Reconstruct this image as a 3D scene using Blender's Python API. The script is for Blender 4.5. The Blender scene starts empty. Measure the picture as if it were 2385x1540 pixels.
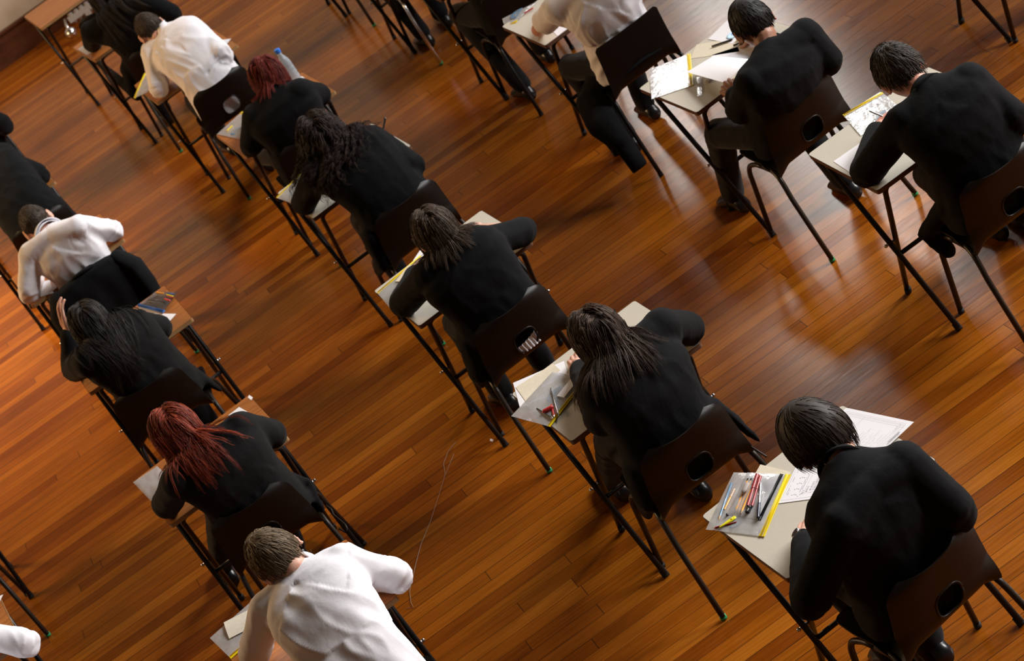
import bpy, bmesh, math, random
import numpy as np
from mathutils import Vector, Matrix, noise
from mathutils.bvhtree import BVHTree
random.seed(7)
V3 = lambda *a: np.array(a, float)
SC = bpy.context.scene
COL = SC.collection
PI = math.pi
def nrm(v):
    v = np.asarray(v, float); n = np.linalg.norm(v); return v / n if n > 1e-9 else v

# ---------------------------------------------------------------- mesh helpers
class MB:
    """collects vertices and faces of one mesh"""
    def __init__(self): self.v = []; self.f = []; self.m = []; self.c = []
    def add(self, vs, fs, mat=0, col=None):
        b = len(self.v)
        self.v += [tuple(float(c) for c in p) for p in vs]
        self.f += [tuple(i + b for i in f) for f in fs]
        self.m += [mat] * len(fs)
        if col is not None: self.c += [col] * len(vs)
    def box(self, c, s, R=None, mat=0):
        hx, hy, hz = s[0] / 2, s[1] / 2, s[2] / 2
        P = [V3(x, y, z) for x in (-hx, hx) for y in (-hy, hy) for z in (-hz, hz)]
        if R is not None: P = [R @ p for p in P]
        P = [p + np.asarray(c) for p in P]
        self.add(P, [(0, 1, 3, 2), (4, 6, 7, 5), (0, 4, 5, 1), (2, 3, 7, 6), (0, 2, 6, 4), (1, 5, 7, 3)], mat)
    def loft(self, rings, mat=0, cap=True, col=None):
        n = len(rings[0]); vs = [p for r in rings for p in r]; fs = []
        for i in range(len(rings) - 1):
            for j in range(n):
                k = (j + 1) % n
                fs.append((i * n + j, i * n + k, (i + 1) * n + k, (i + 1) * n + j))
        if cap:
            fs.append(tuple(reversed(range(n)))); fs.append(tuple(range((len(rings) - 1) * n, len(rings) * n)))
        self.add(vs, fs, mat, col)
    def tube(self, path, r, n=10, mat=0, round_ends=False, cap=True, col=None, flat=1.0):
        path = [np.asarray(p, float) for p in path]
        if not hasattr(r, '__len__'): r = [r] * len(path)
        r = list(r)
        if round_ends:
            d0 = nrm(path[0] - path[1]); d1 = nrm(path[-1] - path[-2]); a, b = r[0], r[-1]
            pre = [(path[0] + d0 * a * s, a * math.sqrt(max(0, 1 - s * s)) + 1e-5) for s in (.99, .85, .5)]
            post = [(path[-1] + d1 * b * s, b * math.sqrt(max(0, 1 - s * s)) + 1e-5) for s in (.5, .85, .99)]
            path = [p for p, _ in pre] + path + [p for p, _ in post]
            r = [q for _, q in pre] + r + [q for _, q in post]
        T = []
        for i in range(len(path)):
            a = path[max(i - 1, 0)]; b = path[min(i + 1, len(path) - 1)]; T.append(nrm(b - a))
        u = nrm(np.cross(T[0], V3(0, 0, 1) if abs(T[0][2]) < .9 else V3(1, 0, 0)))
        rings = []
        for i, p in enumerate(path):
            u = nrm(u - T[i] * (u @ T[i])); w = np.cross(T[i], u)
            rings.append([p + (u * math.cos(t) + w * math.sin(t) * flat) * r[i] for t in [2 * PI * k / n for k in range(n)]])
        self.loft(rings, mat, cap, col)
    def ball(self, c, r, R=None, nu=16, nv=10, mat=0):
        r = V3(r, r, r) if not hasattr(r, '__len__') else np.asarray(r, float)
        vs = []; fs = []
        for i in range(nv + 1):
            th = PI * i / nv
            th = min(max(th, .02), PI - .02)
            for j in range(nu):
                ph = 2 * PI * j / nu
                p = V3(math.sin(th) * math.cos(ph), math.sin(th) * math.sin(ph), math.cos(th)) * r
                if R is not None: p = R @ p
                vs.append(p + np.asarray(c))
        for i in range(nv):
            for j in range(nu):
                k = (j + 1) % nu
                fs.append((i * nu + j, (i + 1) * nu + j, (i + 1) * nu + k, i * nu + k))
        fs.append(tuple(range(nu))); fs.append(tuple(reversed(range(nv * nu, (nv + 1) * nu))))
        self.add(vs, fs, mat)
    def mesh(self, name, smooth=True):
        me = bpy.data.meshes.new(name)
        me.from_pydata(self.v, [], self.f); me.update()
        if len(set(self.m)) > 1: me.polygons.foreach_set('material_index', self.m)
        me.polygons.foreach_set('use_smooth', [smooth] * len(me.polygons))
        if self.c and len(self.c) == len(self.v):
            a = me.attributes.new('tint', 'FLOAT', 'POINT'); a.data.foreach_set('value', self.c)
        return me

def autosmooth(me, ang=35):
    bm = bmesh.new(); bm.from_mesh(me); bm.normal_update()
    for e in bm.edges:
        if len(e.link_faces) == 2: e.smooth = e.calc_face_angle(0) < math.radians(ang)
    bm.to_mesh(me); bm.free()

def link(name, me, mats=(), parent=None, **props):
    o = bpy.data.objects.new(name, me)
    COL.objects.link(o)
    for m in (mats if isinstance(mats, (list, tuple)) else [mats]):
        if me is not None and m is not None and len(me.materials) < 8: me.materials.append(m)
    if parent is not None: o.parent = parent
    for k, v in props.items():
        if v is not None: o[k] = v
    return o
def thing(name, label, cat, loc=(0, 0, 0), rz=0.0, group=None):
    o = bpy.data.objects.new(name, None); COL.objects.link(o)
    o.empty_display_size = .1; o.location = tuple(float(c) for c in loc); o.rotation_euler = (0, 0, rz)
    o['label'] = label; o['category'] = cat
    if group: o['group'] = group
    return o
def part(name, mb, mats, parent, smooth=True, ang=None, org=None, **props):
    if org is not None: mb.v = [tuple(np.array(p) - org) for p in mb.v]
    me = mb.mesh(name, smooth)
    if ang: autosmooth(me, ang)
    return link(name, me, mats, parent, **props)
def single(name, mb, mats, label, cat, group=None, smooth=True, ang=40):
    """a thing that is one mesh: origin moved to its base centre"""
    P = np.array(mb.v); c = P.mean(0); c[2] = P[:, 2].min()
    o = part(name, mb, mats, None, smooth, ang, org=c)
    o.location = c; o['label'] = label; o['category'] = cat
    if group: o['group'] = group
    return o
def dup(root, loc, rz, label, group=None):
    r = root.copy(); COL.objects.link(r); r.location = tuple(float(c) for c in loc); r.rotation_euler = (0, 0, rz); r['label'] = label
    if group: r['group'] = group
    for ch in list(root.children):
        c = ch.copy(); COL.objects.link(c); c.parent = r
        for g in list(ch.children):
            d = g.copy(); COL.objects.link(d); d.parent = c
    return r
def remesh(mb, voxel, smooth=3, fac=.5):
    """fuse the overlapping closed shells of mb into one skin"""
    me = mb.mesh('tmp')
    bm = bmesh.new(); bm.from_mesh(me); bmesh.ops.recalc_face_normals(bm, faces=bm.faces); bm.to_mesh(me); bm.free()
    o = bpy.data.objects.new('tmp', me); COL.objects.link(o)
    m = o.modifiers.new('r', 'REMESH'); m.mode = 'VOXEL'; m.voxel_size = voxel; m.use_smooth_shade = True
    if smooth:
        s = o.modifiers.new('s', 'SMOOTH'); s.factor = fac; s.iterations = smooth
    dg = bpy.context.evaluated_depsgraph_get()
    out = bpy.data.meshes.new_from_object(o.evaluated_get(dg), depsgraph=dg)
    bpy.data.objects.remove(o); bpy.data.meshes.remove(me)
    return out

# ---------------------------------------------------------------- materials
def mat(name, base=(.5, .5, .5), rough=.5, metal=0., **kw):
    m = bpy.data.materials.new(name); m.use_nodes = True
    b = m.node_tree.nodes['Principled BSDF']
    b.inputs['Base Color'].default_value = (*base, 1); b.inputs['Roughness'].default_value = rough; b.inputs['Metallic'].default_value = metal
    for k, v in kw.items():
        b.inputs[k.replace('_', ' ')].default_value = v
    return m
class NT:
    def __init__(s, m): s.t = m.node_tree; s.n = s.t.nodes; s.l = s.t.links; s.b = s.n.get('Principled BSDF')
    def node(s, t, **kw):
        n = s.n.new(t)
        for k, v in kw.items(): setattr(n, k, v)
        return n
    def to(s, a, b): s.l.new(a, b)
    def math(s, op, a, b=None):
        n = s.node('ShaderNodeMath', operation=op)
        for i, x in enumerate((a, b)):
            if x is None: continue
            if hasattr(x, 'links'): s.to(x, n.inputs[i])
            else: n.inputs[i].default_value = x
        return n.outputs[0]
    def noise(s, vec, scale, detail=3, rough=.5):
        n = s.node('ShaderNodeTexNoise'); n.inputs['Scale'].default_value = scale; n.inputs['Detail'].default_value = detail; n.inputs['Roughness'].default_value = rough
        if vec is not None: s.to(vec, n.inputs['Vector'])
        return n.outputs['Fac']
    def ramp(s, fac, stops):
        n = s.node('ShaderNodeValToRGB'); e = n.color_ramp.elements
        while len(e) < len(stops): e.new(.5)
        for i, (p, c) in enumerate(stops): e[i].position = p; e[i].color = (*c, 1)
        s.to(fac, n.inputs[0]); return n.outputs[0]
    def mix(s, fac, a, b, blend='MIX'):
        n = s.node('ShaderNodeMix', data_type='RGBA', blend_type=blend)
        for i, x in ((0, fac), (6, a), (7, b)):
            if hasattr(x, 'links'): s.to(x, n.inputs[i])
            elif i == 0: n.inputs[i].default_value = x
            else: n.inputs[i].default_value = (*x, 1)
        return n.outputs[2]
    def coords(s, kind='Object', scale=None):
        tc = s.node('ShaderNodeTexCoord'); o = tc.outputs[kind]
        if scale:
            mp = s.node('ShaderNodeMapping'); mp.inputs['Scale'].default_value = scale; s.to(o, mp.inputs[0]); o = mp.outputs[0]
        return o
    def bump(s, h, strength=.3, dist=.01):
        n = s.node('ShaderNodeBump'); n.inputs['Strength'].default_value = strength; n.inputs['Distance'].default_value = dist
        s.to(h, n.inputs['Height']); s.to(n.outputs[0], s.b.inputs['Normal']); return n

def floor_material():
    m = mat('varnished_floorboards', rough=.3); t = NT(m)
    sep = t.node('ShaderNodeSeparateXYZ'); rt = t.node('ShaderNodeMapping'); rt.inputs['Rotation'].default_value = (0, 0, math.radians(4.)); t.to(t.coords('Object'), rt.inputs[0]); t.to(rt.outputs[0], sep.inputs[0])
    W, L = .0885, 2.6
    yr = t.math('DIVIDE', sep.outputs[1], W); row = t.math('FLOOR', yr); fy = t.math('FRACT', yr)
    def wn(*xs):
        c = t.node('ShaderNodeCombineXYZ')
        for i, x in enumerate(xs):
            if hasattr(x, 'links'): t.to(x, c.inputs[i])
            else: c.inputs[i].default_value = x
        w = t.node('ShaderNodeTexWhiteNoise', noise_dimensions='3D'); t.to(c.outputs[0], w.inputs[0]); return w.outputs[0]
    xr = t.math('ADD', t.math('DIVIDE', sep.outputs[0], L), t.math('MULTIPLY', wn(row, 3.1, 0.), 17.))
    seg = t.math('FLOOR', xr); fx = t.math('FRACT', xr)
    tint = wn(row, seg, 5.7); tint2 = wn(row, seg, 9.3)
    # grain stretched along the board, different in each board
    c = t.node('ShaderNodeCombineXYZ')
    t.to(t.math('MULTIPLY', sep.outputs[0], 2.6), c.inputs[0]); t.to(t.math('MULTIPLY', sep.outputs[1], 75.), c.inputs[1]); t.to(t.math('MULTIPLY', tint2, 40.), c.inputs[2])
    grain = t.noise(c.outputs[0], 1., 5, .65)
    c2 = t.node('ShaderNodeCombineXYZ')
    t.to(t.math('MULTIPLY', sep.outputs[0], 1.), c2.inputs[0]); t.to(t.math('MULTIPLY', sep.outputs[1], 1.4), c2.inputs[1])
    blot = t.noise(c2.outputs[0], 1.2, 4, .6)
    base = t.ramp(tint, [(0., FLOORC[0]), (.3, FLOORC[1]), (.7, FLOORC[2]), (1., FLOORC[3])])
    g = t.ramp(grain, [(.25, (.45, .40, .36)), (.55, (1., 1., 1.)), (.8, (1.18, 1.15, 1.05))])
    col = t.mix(.75, base, g, 'MULTIPLY')
    bl = t.ramp(blot, [(.3, (.72, .66, .62)), (.65, (1.1, 1.08, 1.02))])
    col = t.mix(.8, col, bl, 'MULTIPLY')
    # gaps between boards, of uneven darkness
    gy = t.math('MINIMUM', fy, t.math('SUBTRACT', 1., fy)); gx = t.math('MULTIPLY', t.math('MINIMUM', fx, t.math('SUBTRACT', 1., fx)), L / W)
    gap = t.math('LESS_THAN', gy, t.math('ADD', .012, t.math('MULTIPLY', wn(row, 1.3, 8.), .022)))
    gap2 = t.math('LESS_THAN', gx, .02)
    gg = t.math('MAXIMUM', t.math('MULTIPLY', gap, t.math('ADD', .35, t.math('MULTIPLY', t.noise(c2.outputs[0], 3., 2), .7))), t.math('MULTIPLY', gap2, .75))
    col = t.mix(gg, col, (.018, .010, .006))
    t.to(col, t.b.inputs['Base Color'])
    sc = t.noise(t.coords('Object', (3, 14, 1)), 4., 4, .6)
    rr = t.node('ShaderNodeMapRange'); t.to(sc, rr.inputs[0]); rr.inputs[1].default_value = .3; rr.inputs[2].default_value = .7; rr.inputs[3].default_value = .15; rr.inputs[4].default_value = .23
    t.to(rr.outputs[0], t.b.inputs['Roughness'])
    t.b.inputs['IOR'].default_value = 1.5; t.b.inputs['Specular IOR Level'].default_value = .17
    h = t.math('SUBTRACT', t.math('MULTIPLY', t.noise(t.coords('Object', (1.2, 9, 1)), 5., 3), .6), gg)
    t.bump(h, .25, .0015)
    return m
FLOORC = [(.205, .051, .004), (.285, .080, .0058), (.335, .100, .0075), (.405, .132, .012)]

def cloth_mat(name, base, rough=.9, sheen=.2, weave=900, wr=.25, var=.25):
    m = mat(name, base, rough, Sheen_Weight=sheen, Sheen_Roughness=.5); t = NT(m)
    co = t.coords('Object')
    n1 = t.noise(co, 6., 4, .55); n2 = t.noise(t.coords('Object', (1, 1, .45)), 17., 3, .6); w = t.noise(co, weave, 1)
    h = t.math('ADD', t.math('ADD', t.math('MULTIPLY', n1, .6), t.math('MULTIPLY', n2, .5)), t.math('MULTIPLY', w, .03))
    t.bump(h, wr, .02)
    dark = tuple(c * (1 - var) for c in base); lite = tuple(min(1, c * (1 + var * .5)) for c in base)
    t.to(t.ramp(n2, [(.3, dark), (.7, lite)]), t.b.inputs['Base Color'])
    m.node_tree.nodes['Principled BSDF'].inputs['Specular IOR Level'].default_value = .12
    return m
def wood_mat(name, a, b, rough=.38):
    m = mat(name, a, rough); t = NT(m)
    w = t.noise(t.coords('Object', (3, 45, 10)), 1.6, 6, .62); f = t.noise(t.coords('Object', (9, 170, 30)), 2., 2)
    col = t.ramp(w, [(.3, b), (.55, a), (.75, tuple(min(1, c * 1.25) for c in a))])
    t.to(t.mix(.25, col, t.ramp(f, [(.35, (.5, .42, .36)), (.6, (1, 1, 1))]), 'MULTIPLY'), t.b.inputs['Base Color']); return m
def speck_mat(name, a, rough=.45, amt=.12, scale=420):
    m = mat(name, a, rough, Specular_IOR_Level=.16); t = NT(m)
    n = t.noise(t.coords('Object'), scale, 2, .6)
    t.to(t.ramp(n, [(.35, tuple(c * (1 - amt) for c in a)), (.65, tuple(min(1, c * (1 + amt * .6)) for c in a))]), t.b.inputs['Base Color']); return m
def plastic_mat(name, a, rough=.4, bump=.05):
    m = mat(name, a, rough, Specular_IOR_Level=.3); t = NT(m)
    n = t.noise(t.coords('Object'), 260., 3); t.bump(n, bump, .003)
    s = t.noise(t.coords('Object'), 14., 4)
    t.to(t.ramp(s, [(.3, tuple(c * .85 for c in a)), (.7, tuple(c * 1.12 for c in a))]), t.b.inputs['Base Color']); return m
def clear_mat(name, tint=(.95, .97, 1.), alpha=.72, rough=.08, haze=(.8, .82, .86), bump=.5, scale=26):
    m = bpy.data.materials.new(name); m.use_nodes = True; t = NT(m); n = t.n; n.remove(t.b)
    tr = t.node('ShaderNodeBsdfTransparent'); tr.inputs[0].default_value = (*tint, 1)
    gl = t.node('ShaderNodeBsdfPrincipled'); gl.inputs['Base Color'].default_value = (*haze, 1); gl.inputs['Roughness'].default_value = rough; gl.inputs['Specular IOR Level'].default_value = .8
    mx = t.node('ShaderNodeMixShader'); mx.inputs[0].default_value = 1 - alpha
    b = t.node('ShaderNodeBump'); b.inputs['Strength'].default_value = bump; b.inputs['Distance'].default_value = .004
    t.to(t.noise(t.coords('Object'), scale, 3, .5), b.inputs['Height']); t.to(b.outputs[0], gl.inputs['Normal'])
    g2 = t.node('ShaderNodeBsdfGlossy'); g2.inputs['Roughness'].default_value = .06; t.to(b.outputs[0], g2.inputs['Normal'])
    m2 = t.node('ShaderNodeMixShader'); lw = t.node('ShaderNodeLayerWeight'); lw.inputs[0].default_value = .14; t.to(b.outputs[0], lw.inputs['Normal'])
    t.to(t.math('MULTIPLY', lw.outputs['Fresnel'], .55), m2.inputs[0])
    t.to(tr.outputs[0], mx.inputs[1]); t.to(gl.outputs[0], mx.inputs[2]); t.to(mx.outputs[0], m2.inputs[1]); t.to(g2.outputs[0], m2.inputs[2])
    t.to(m2.outputs[0], n['Material Output'].inputs[0]); return m
def hair_mat(name, dark, lite, rough=.62):
    m = mat(name, dark, rough); t = NT(m)
    a = t.node('ShaderNodeAttribute', attribute_name='tint')
    n = t.noise(t.coords('Object'), 30., 3)
    f = t.math('ADD', t.math('MULTIPLY', a.outputs['Fac'], .8), t.math('MULTIPLY', n, .25))
    t.to(t.ramp(f, [(.1, dark), (.95, lite)]), t.b.inputs['Base Color'])
    t.b.inputs['Specular IOR Level'].default_value = .28; return m
def skin_mat(name, base):
    m = mat(name, base, .5, Subsurface_Weight=.12, Subsurface_Scale=.01); t = NT(m)
    m.node_tree.nodes['Principled BSDF'].inputs['Subsurface Radius'].default_value = (1., .35, .2)
    n = t.noise(t.coords('Object'), 40., 4)
    t.to(t.ramp(n, [(.3, (base[0] * .85, base[1] * .68, base[2] * .62)), (.65, base)]), t.b.inputs['Base Color'])
    t.bump(t.noise(t.coords('Object'), 300., 2), .08, .002); return m
M = {}
def mats():
    M['floor'] = floor_material()
    M['blazer'] = cloth_mat('black_blazer_wool', (.0052, .0054, .006), .9, .02, wr=.28)
    M['blazer_warm'] = cloth_mat('charcoal_blazer_wool', (.0085, .0082, .0084), .9, .03, wr=.28)
    M['shirt'] = cloth_mat('white_shirt_cotton', (.82, .81, .85), .8, .05, weave=2000, wr=.22, var=.02)
    M['trousers'] = cloth_mat('black_trouser_cloth', (.007, .007, .008), .85, .1, wr=.3)
    M['skin'] = skin_mat('fair_skin', (.66, .39, .29)); M['skin_ruddy'] = skin_mat('ruddy_skin', (.62, .31, .22)); M['skin_brown'] = skin_mat('brown_skin', (.36, .18, .11))
    M['shoe'] = mat('black_polished_leather', (.008, .008, .009), .28)
    M['eye'] = mat('eye_white', (.75, .72, .68), .2); M['iris'] = mat('dark_iris', (.03, .02, .012), .2); M['lip'] = mat('lip', (.42, .16, .13), .5)
    M['beige'] = speck_mat('beige_laminate', (.56, .525, .44), .6, .10)
    M['edge_brown'] = mat('brown_edge_band', (.10, .045, .025), .5)
    M['wood_top'] = wood_mat('orange_wood_laminate', (.40, .145, .034), (.25, .082, .018)); M['edge_tan'] = wood_mat('tan_edge_band', (.36, .21, .09), (.24, .13, .05))
    M['black_metal'] = plastic_mat('black_painted_steel', (.010, .010, .010), .33); M['brown_metal'] = plastic_mat('brown_painted_steel', (.026, .019, .014), .38)
    M['rubber'] = mat('black_rubber', (.008, .008, .008), .7); M['green'] = mat('green_plastic_ferrule', (.02, .33, .12), .4); M['steel'] = mat('bright_steel', (.7, .7, .7), .25, 1.)
    M['chair'] = plastic_mat('dark_brown_polypropylene', (.0068, .0048, .0038), .45, .10)
    M['paper'] = mat('white_paper', (.84, .84, .88), .9, Specular_IOR_Level=.1); M['cream'] = speck_mat('cream_paper', (.72, .66, .52), .8, .05, 60); M['ink'] = mat('printed_ink', (.20, .20, .24), .8)
    M['buff'] = speck_mat('buff_paper', (.62, .59, .50), .8, .06, 60)
    M['clear'] = clear_mat('clear_pouch_plastic', (.97, .98, 1.), .70, .10, (.95, .95, .95)); M['clear_dark'] = clear_mat('clear_smoky_plastic', (.8, .78, .76), .8, .12, (.25, .24, .23))
    M['yellow'] = mat('yellow_zip_plastic', (.86, .66, .01), .35); M['bluezip'] = mat('blue_zip_plastic', (.015, .11, .42), .35); M['blackzip'] = plastic_mat('black_zip_tape', (.010, .011, .013), .3)
    M['protr'] = clear_mat('tinted_blue_plastic', (.45, .66, .84), .38, .15, (.20, .36, .52), .0)
    M['red'] = mat('dark_red_plastic', (.28, .018, .022), .35); M['red2'] = mat('bright_red_plastic', (.55, .03, .03), .35); M['orange'] = mat('orange_pencil_paint', (.85, .36, .015), .35); M['ferr'] = mat('pencil_wood', (.62, .42, .24), .6)
    M['eraser'] = mat('grey_eraser', (.36, .31, .28), .7); M['navy'] = mat('navy_plastic', (.02, .025, .05), .3); M['blackp'] = mat('black_plastic', (.009, .009, .010), .35); M['silver'] = mat('silver_metal', (.6, .6, .62), .25, 1.)
    M['yel2'] = mat('lime_yellow_plastic', (.78, .72, .02), .35); M['sky'] = mat('sky_blue_plastic', (.22, .50, .78), .3)
    M['bottle'] = clear_mat('bottle_plastic', (.86, .93, .98), .62, .03, (.62, .72, .80), .7, 55); M['cap'] = mat('blue_cap', (.03, .19, .72), .4)
    M['wall'] = speck_mat('cream_wall_paint', (.50, .42, .32), .8, .05, 8); M['skirt'] = wood_mat('dark_oak_skirting', (.095, .032, .013), (.05, .016, .008), .4)
    M['rad'] = mat('grey_radiator_enamel', (.36, .33, .30), .4); M['dial'] = mat('watch_dial', (.03, .022, .018), .15)
    M['scuff'] = mat('pale_scuff', (.36, .24, .15), .8); M['wire'] = mat('dark_wire', (.05, .02, .015), .5)
    H = dict(bowl=((.0065, .0042, .003), (.055, .035, .024)), brown=((.012, .007, .0045), (.105, .058, .035)), brown2=((.014, .009, .006), (.13, .08, .05)), curly=((.006, .0038, .003), (.05, .024, .018)),
             redshort=((.035, .004, .003), (.30, .035, .02)), red=((.05, .006, .003), (.42, .062, .016)), dark=((.004, .003, .0026), (.036, .026, .020)), crop=((.014, .009, .006), (.085, .055, .035)),
             sandy=((.03, .02, .011), (.27, .19, .11)), black=((.004, .0035, .0035), (.026, .022, .02)), grey=((.012, .010, .009), (.12, .10, .085)))
    for k, (a, b) in H.items(): M['h_' + k] = hair_mat('hair_' + k, a, b)
mats()
# ---------------------------------------------------------------- setting
def setting():
    mb = MB(); mb.add([(-9, -9, 0), (15, -9, 0), (15, 11.78, 0), (-9, 11.78, 0)], [(0, 1, 2, 3)])
    o = part('floor', mb, M['floor'], None, False, kind='structure')
    mb = MB(); mb.add([(-9, 11.78, 0), (15, 11.78, 0), (15, 11.78, 2.6), (-9, 11.78, 2.6)], [(0, 1, 2, 3)])
    part('wall_back', mb, M['wall'], None, False, kind='structure')
    mb = MB(); mb.box((6.3, 6.2, 1.7), (.12, 11.1, 3.4)); part('added_shade_wall', mb, M['skirt'], None, False, kind='structure')  # unseen partition, added to keep side light off the right-hand floor
    mb = MB(); mb.box((3, 11.765, .13), (24, .03, .26)); mb.box((3, 11.755, .255), (24, .05, .02))
    part('baseboard_back', mb, M['skirt'], None, False, kind='structure')
    r = thing('radiator', 'grey low wall radiator seen under the orange desk by the cream wall', 'radiator', (.95, 11.3, 0))
    for i in range(26):
        mb = MB(); x = -.62 + i * .05
        mb.tube([(x, 0, .10), (x, 0, .62)], .022, 8, round_ends=True)
        part('column', mb, M['rad'], r)
    for z in (.13, .22, .59):
        mb = MB(); mb.box((0, -.012, z), (1.32, .05, .045)); part('header', mb, M['rad'], r, False)
    mb = MB(); mb.tube([(-.68, 0, .15), (-.70, -.05, .12), (-.71, -.1, .09)], .012, 8); mb.ball((-.71, -.12, .065), .05, nu=12, nv=8); part('valve', mb, M['steel'], r)
    for x in (-.5, .5):
        mb = MB(); mb.box((x, 0, .06), (.05, .09, .12)); part('foot', mb, M['rad'], r, False)

# ---------------------------------------------------------------- desk: 600 x 600 folding exam desk
def make_desk(kind, label):
    r = thing('exam_desk', label, 'desk', group='folding exam desks')
    mb = MB(); zt, th = .71, .019; pts = []
    R = .014
    for cx, cy, a0 in ((.3 - R, .3 - R, 0), (-.3 + R, .3 - R, 90), (-.3 + R, -.3 + R, 180), (.3 - R, -.3 + R, 270)):
        for k in range(5):
            a = math.radians(a0 + 22.5 * k); pts.append((cx + R * math.cos(a), cy + R * math.sin(a)))
    n = len(pts)
    mb.add([(x, y, zt) for x, y in pts] + [(x, y, zt - th) for x, y in pts], [tuple(range(n)), tuple(reversed(range(n, 2 * n)))], 0)
    top = part('tabletop', mb, M['beige'] if kind == 'beige' else M['wood_top'], r, False)
    mb = MB(); E = .0012
    o = [(x * (1 + E / .3), y * (1 + E / .3)) for x, y in pts]
    mb.add([(x, y, zt - .0006) for x, y in o] + [(x, y, zt - th - .0004) for x, y in o], [(i, (i + 1) % n, n + (i + 1) % n, n + i) for i in range(n)])
    mb.f = [tuple(reversed(f)) for f in mb.f]
    part('edge_band', mb, M['edge_brown'] if kind == 'beige' else M['edge_tan'], top, True)
    zb = zt - th - .012; rad = .0115
    def leg(x, y0, y1, sgn):
        m2 = MB()
        # bends out of the rail under the top, then straight down to the floor
        dirv = nrm(V3(0, y1 - y0, -(zb - .0))); c = V3(x, y0, zb)
        path = [c + V3(-sgn * .05, 0, 0)]
        for k in range(1, 6):
            t = k / 5; path.append((1 - t) ** 2 * (c + V3(-sgn * .045, 0, 0)) + 2 * t * (1 - t) * c + t * t * (c + dirv * .045))
        path.append(V3(x, y1, .012)); m2.tube(path, rad, 10)
        l = part('leg', m2, M['black_metal'], r)
        m3 = MB(); e = V3(x, y1, .0); d = nrm(path[-2] - e); m3.tube([e + V3(0, 0, .002), e + d * .035], .0145, 10); part('foot_cap', m3, M['rubber'], l)
    for xs, y0, y1 in ((.277, .235, -.284), (.252, -.245, .186)):
        for s in (-1, 1): leg(s * xs, y0, y1, s)
        m2 = MB(); m2.tube([(-xs + .05, y0, zb), (xs - .05, y0, zb)], rad, 10); part('rail', m2, M['black_metal'], r)
    m2 = MB(); z = .30; y = .235 - .519 * (zb - z) / zb; m2.tube([(-.272, y, z), (.272, y, z)], .0095, 10); part('stretcher', m2, M['black_metal'], r)
    for s in (-1, 1):
        m2 = MB(); z = .345; y = .235 - .519 * (zb - z) / zb; m2.tube([(s * .24, y, z), (s * .296, y, z)], .006, 8); m2.ball((s * .297, y, z), .008, nu=8, nv=6); part('bolt', m2, M['steel'], r)
    return r

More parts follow.
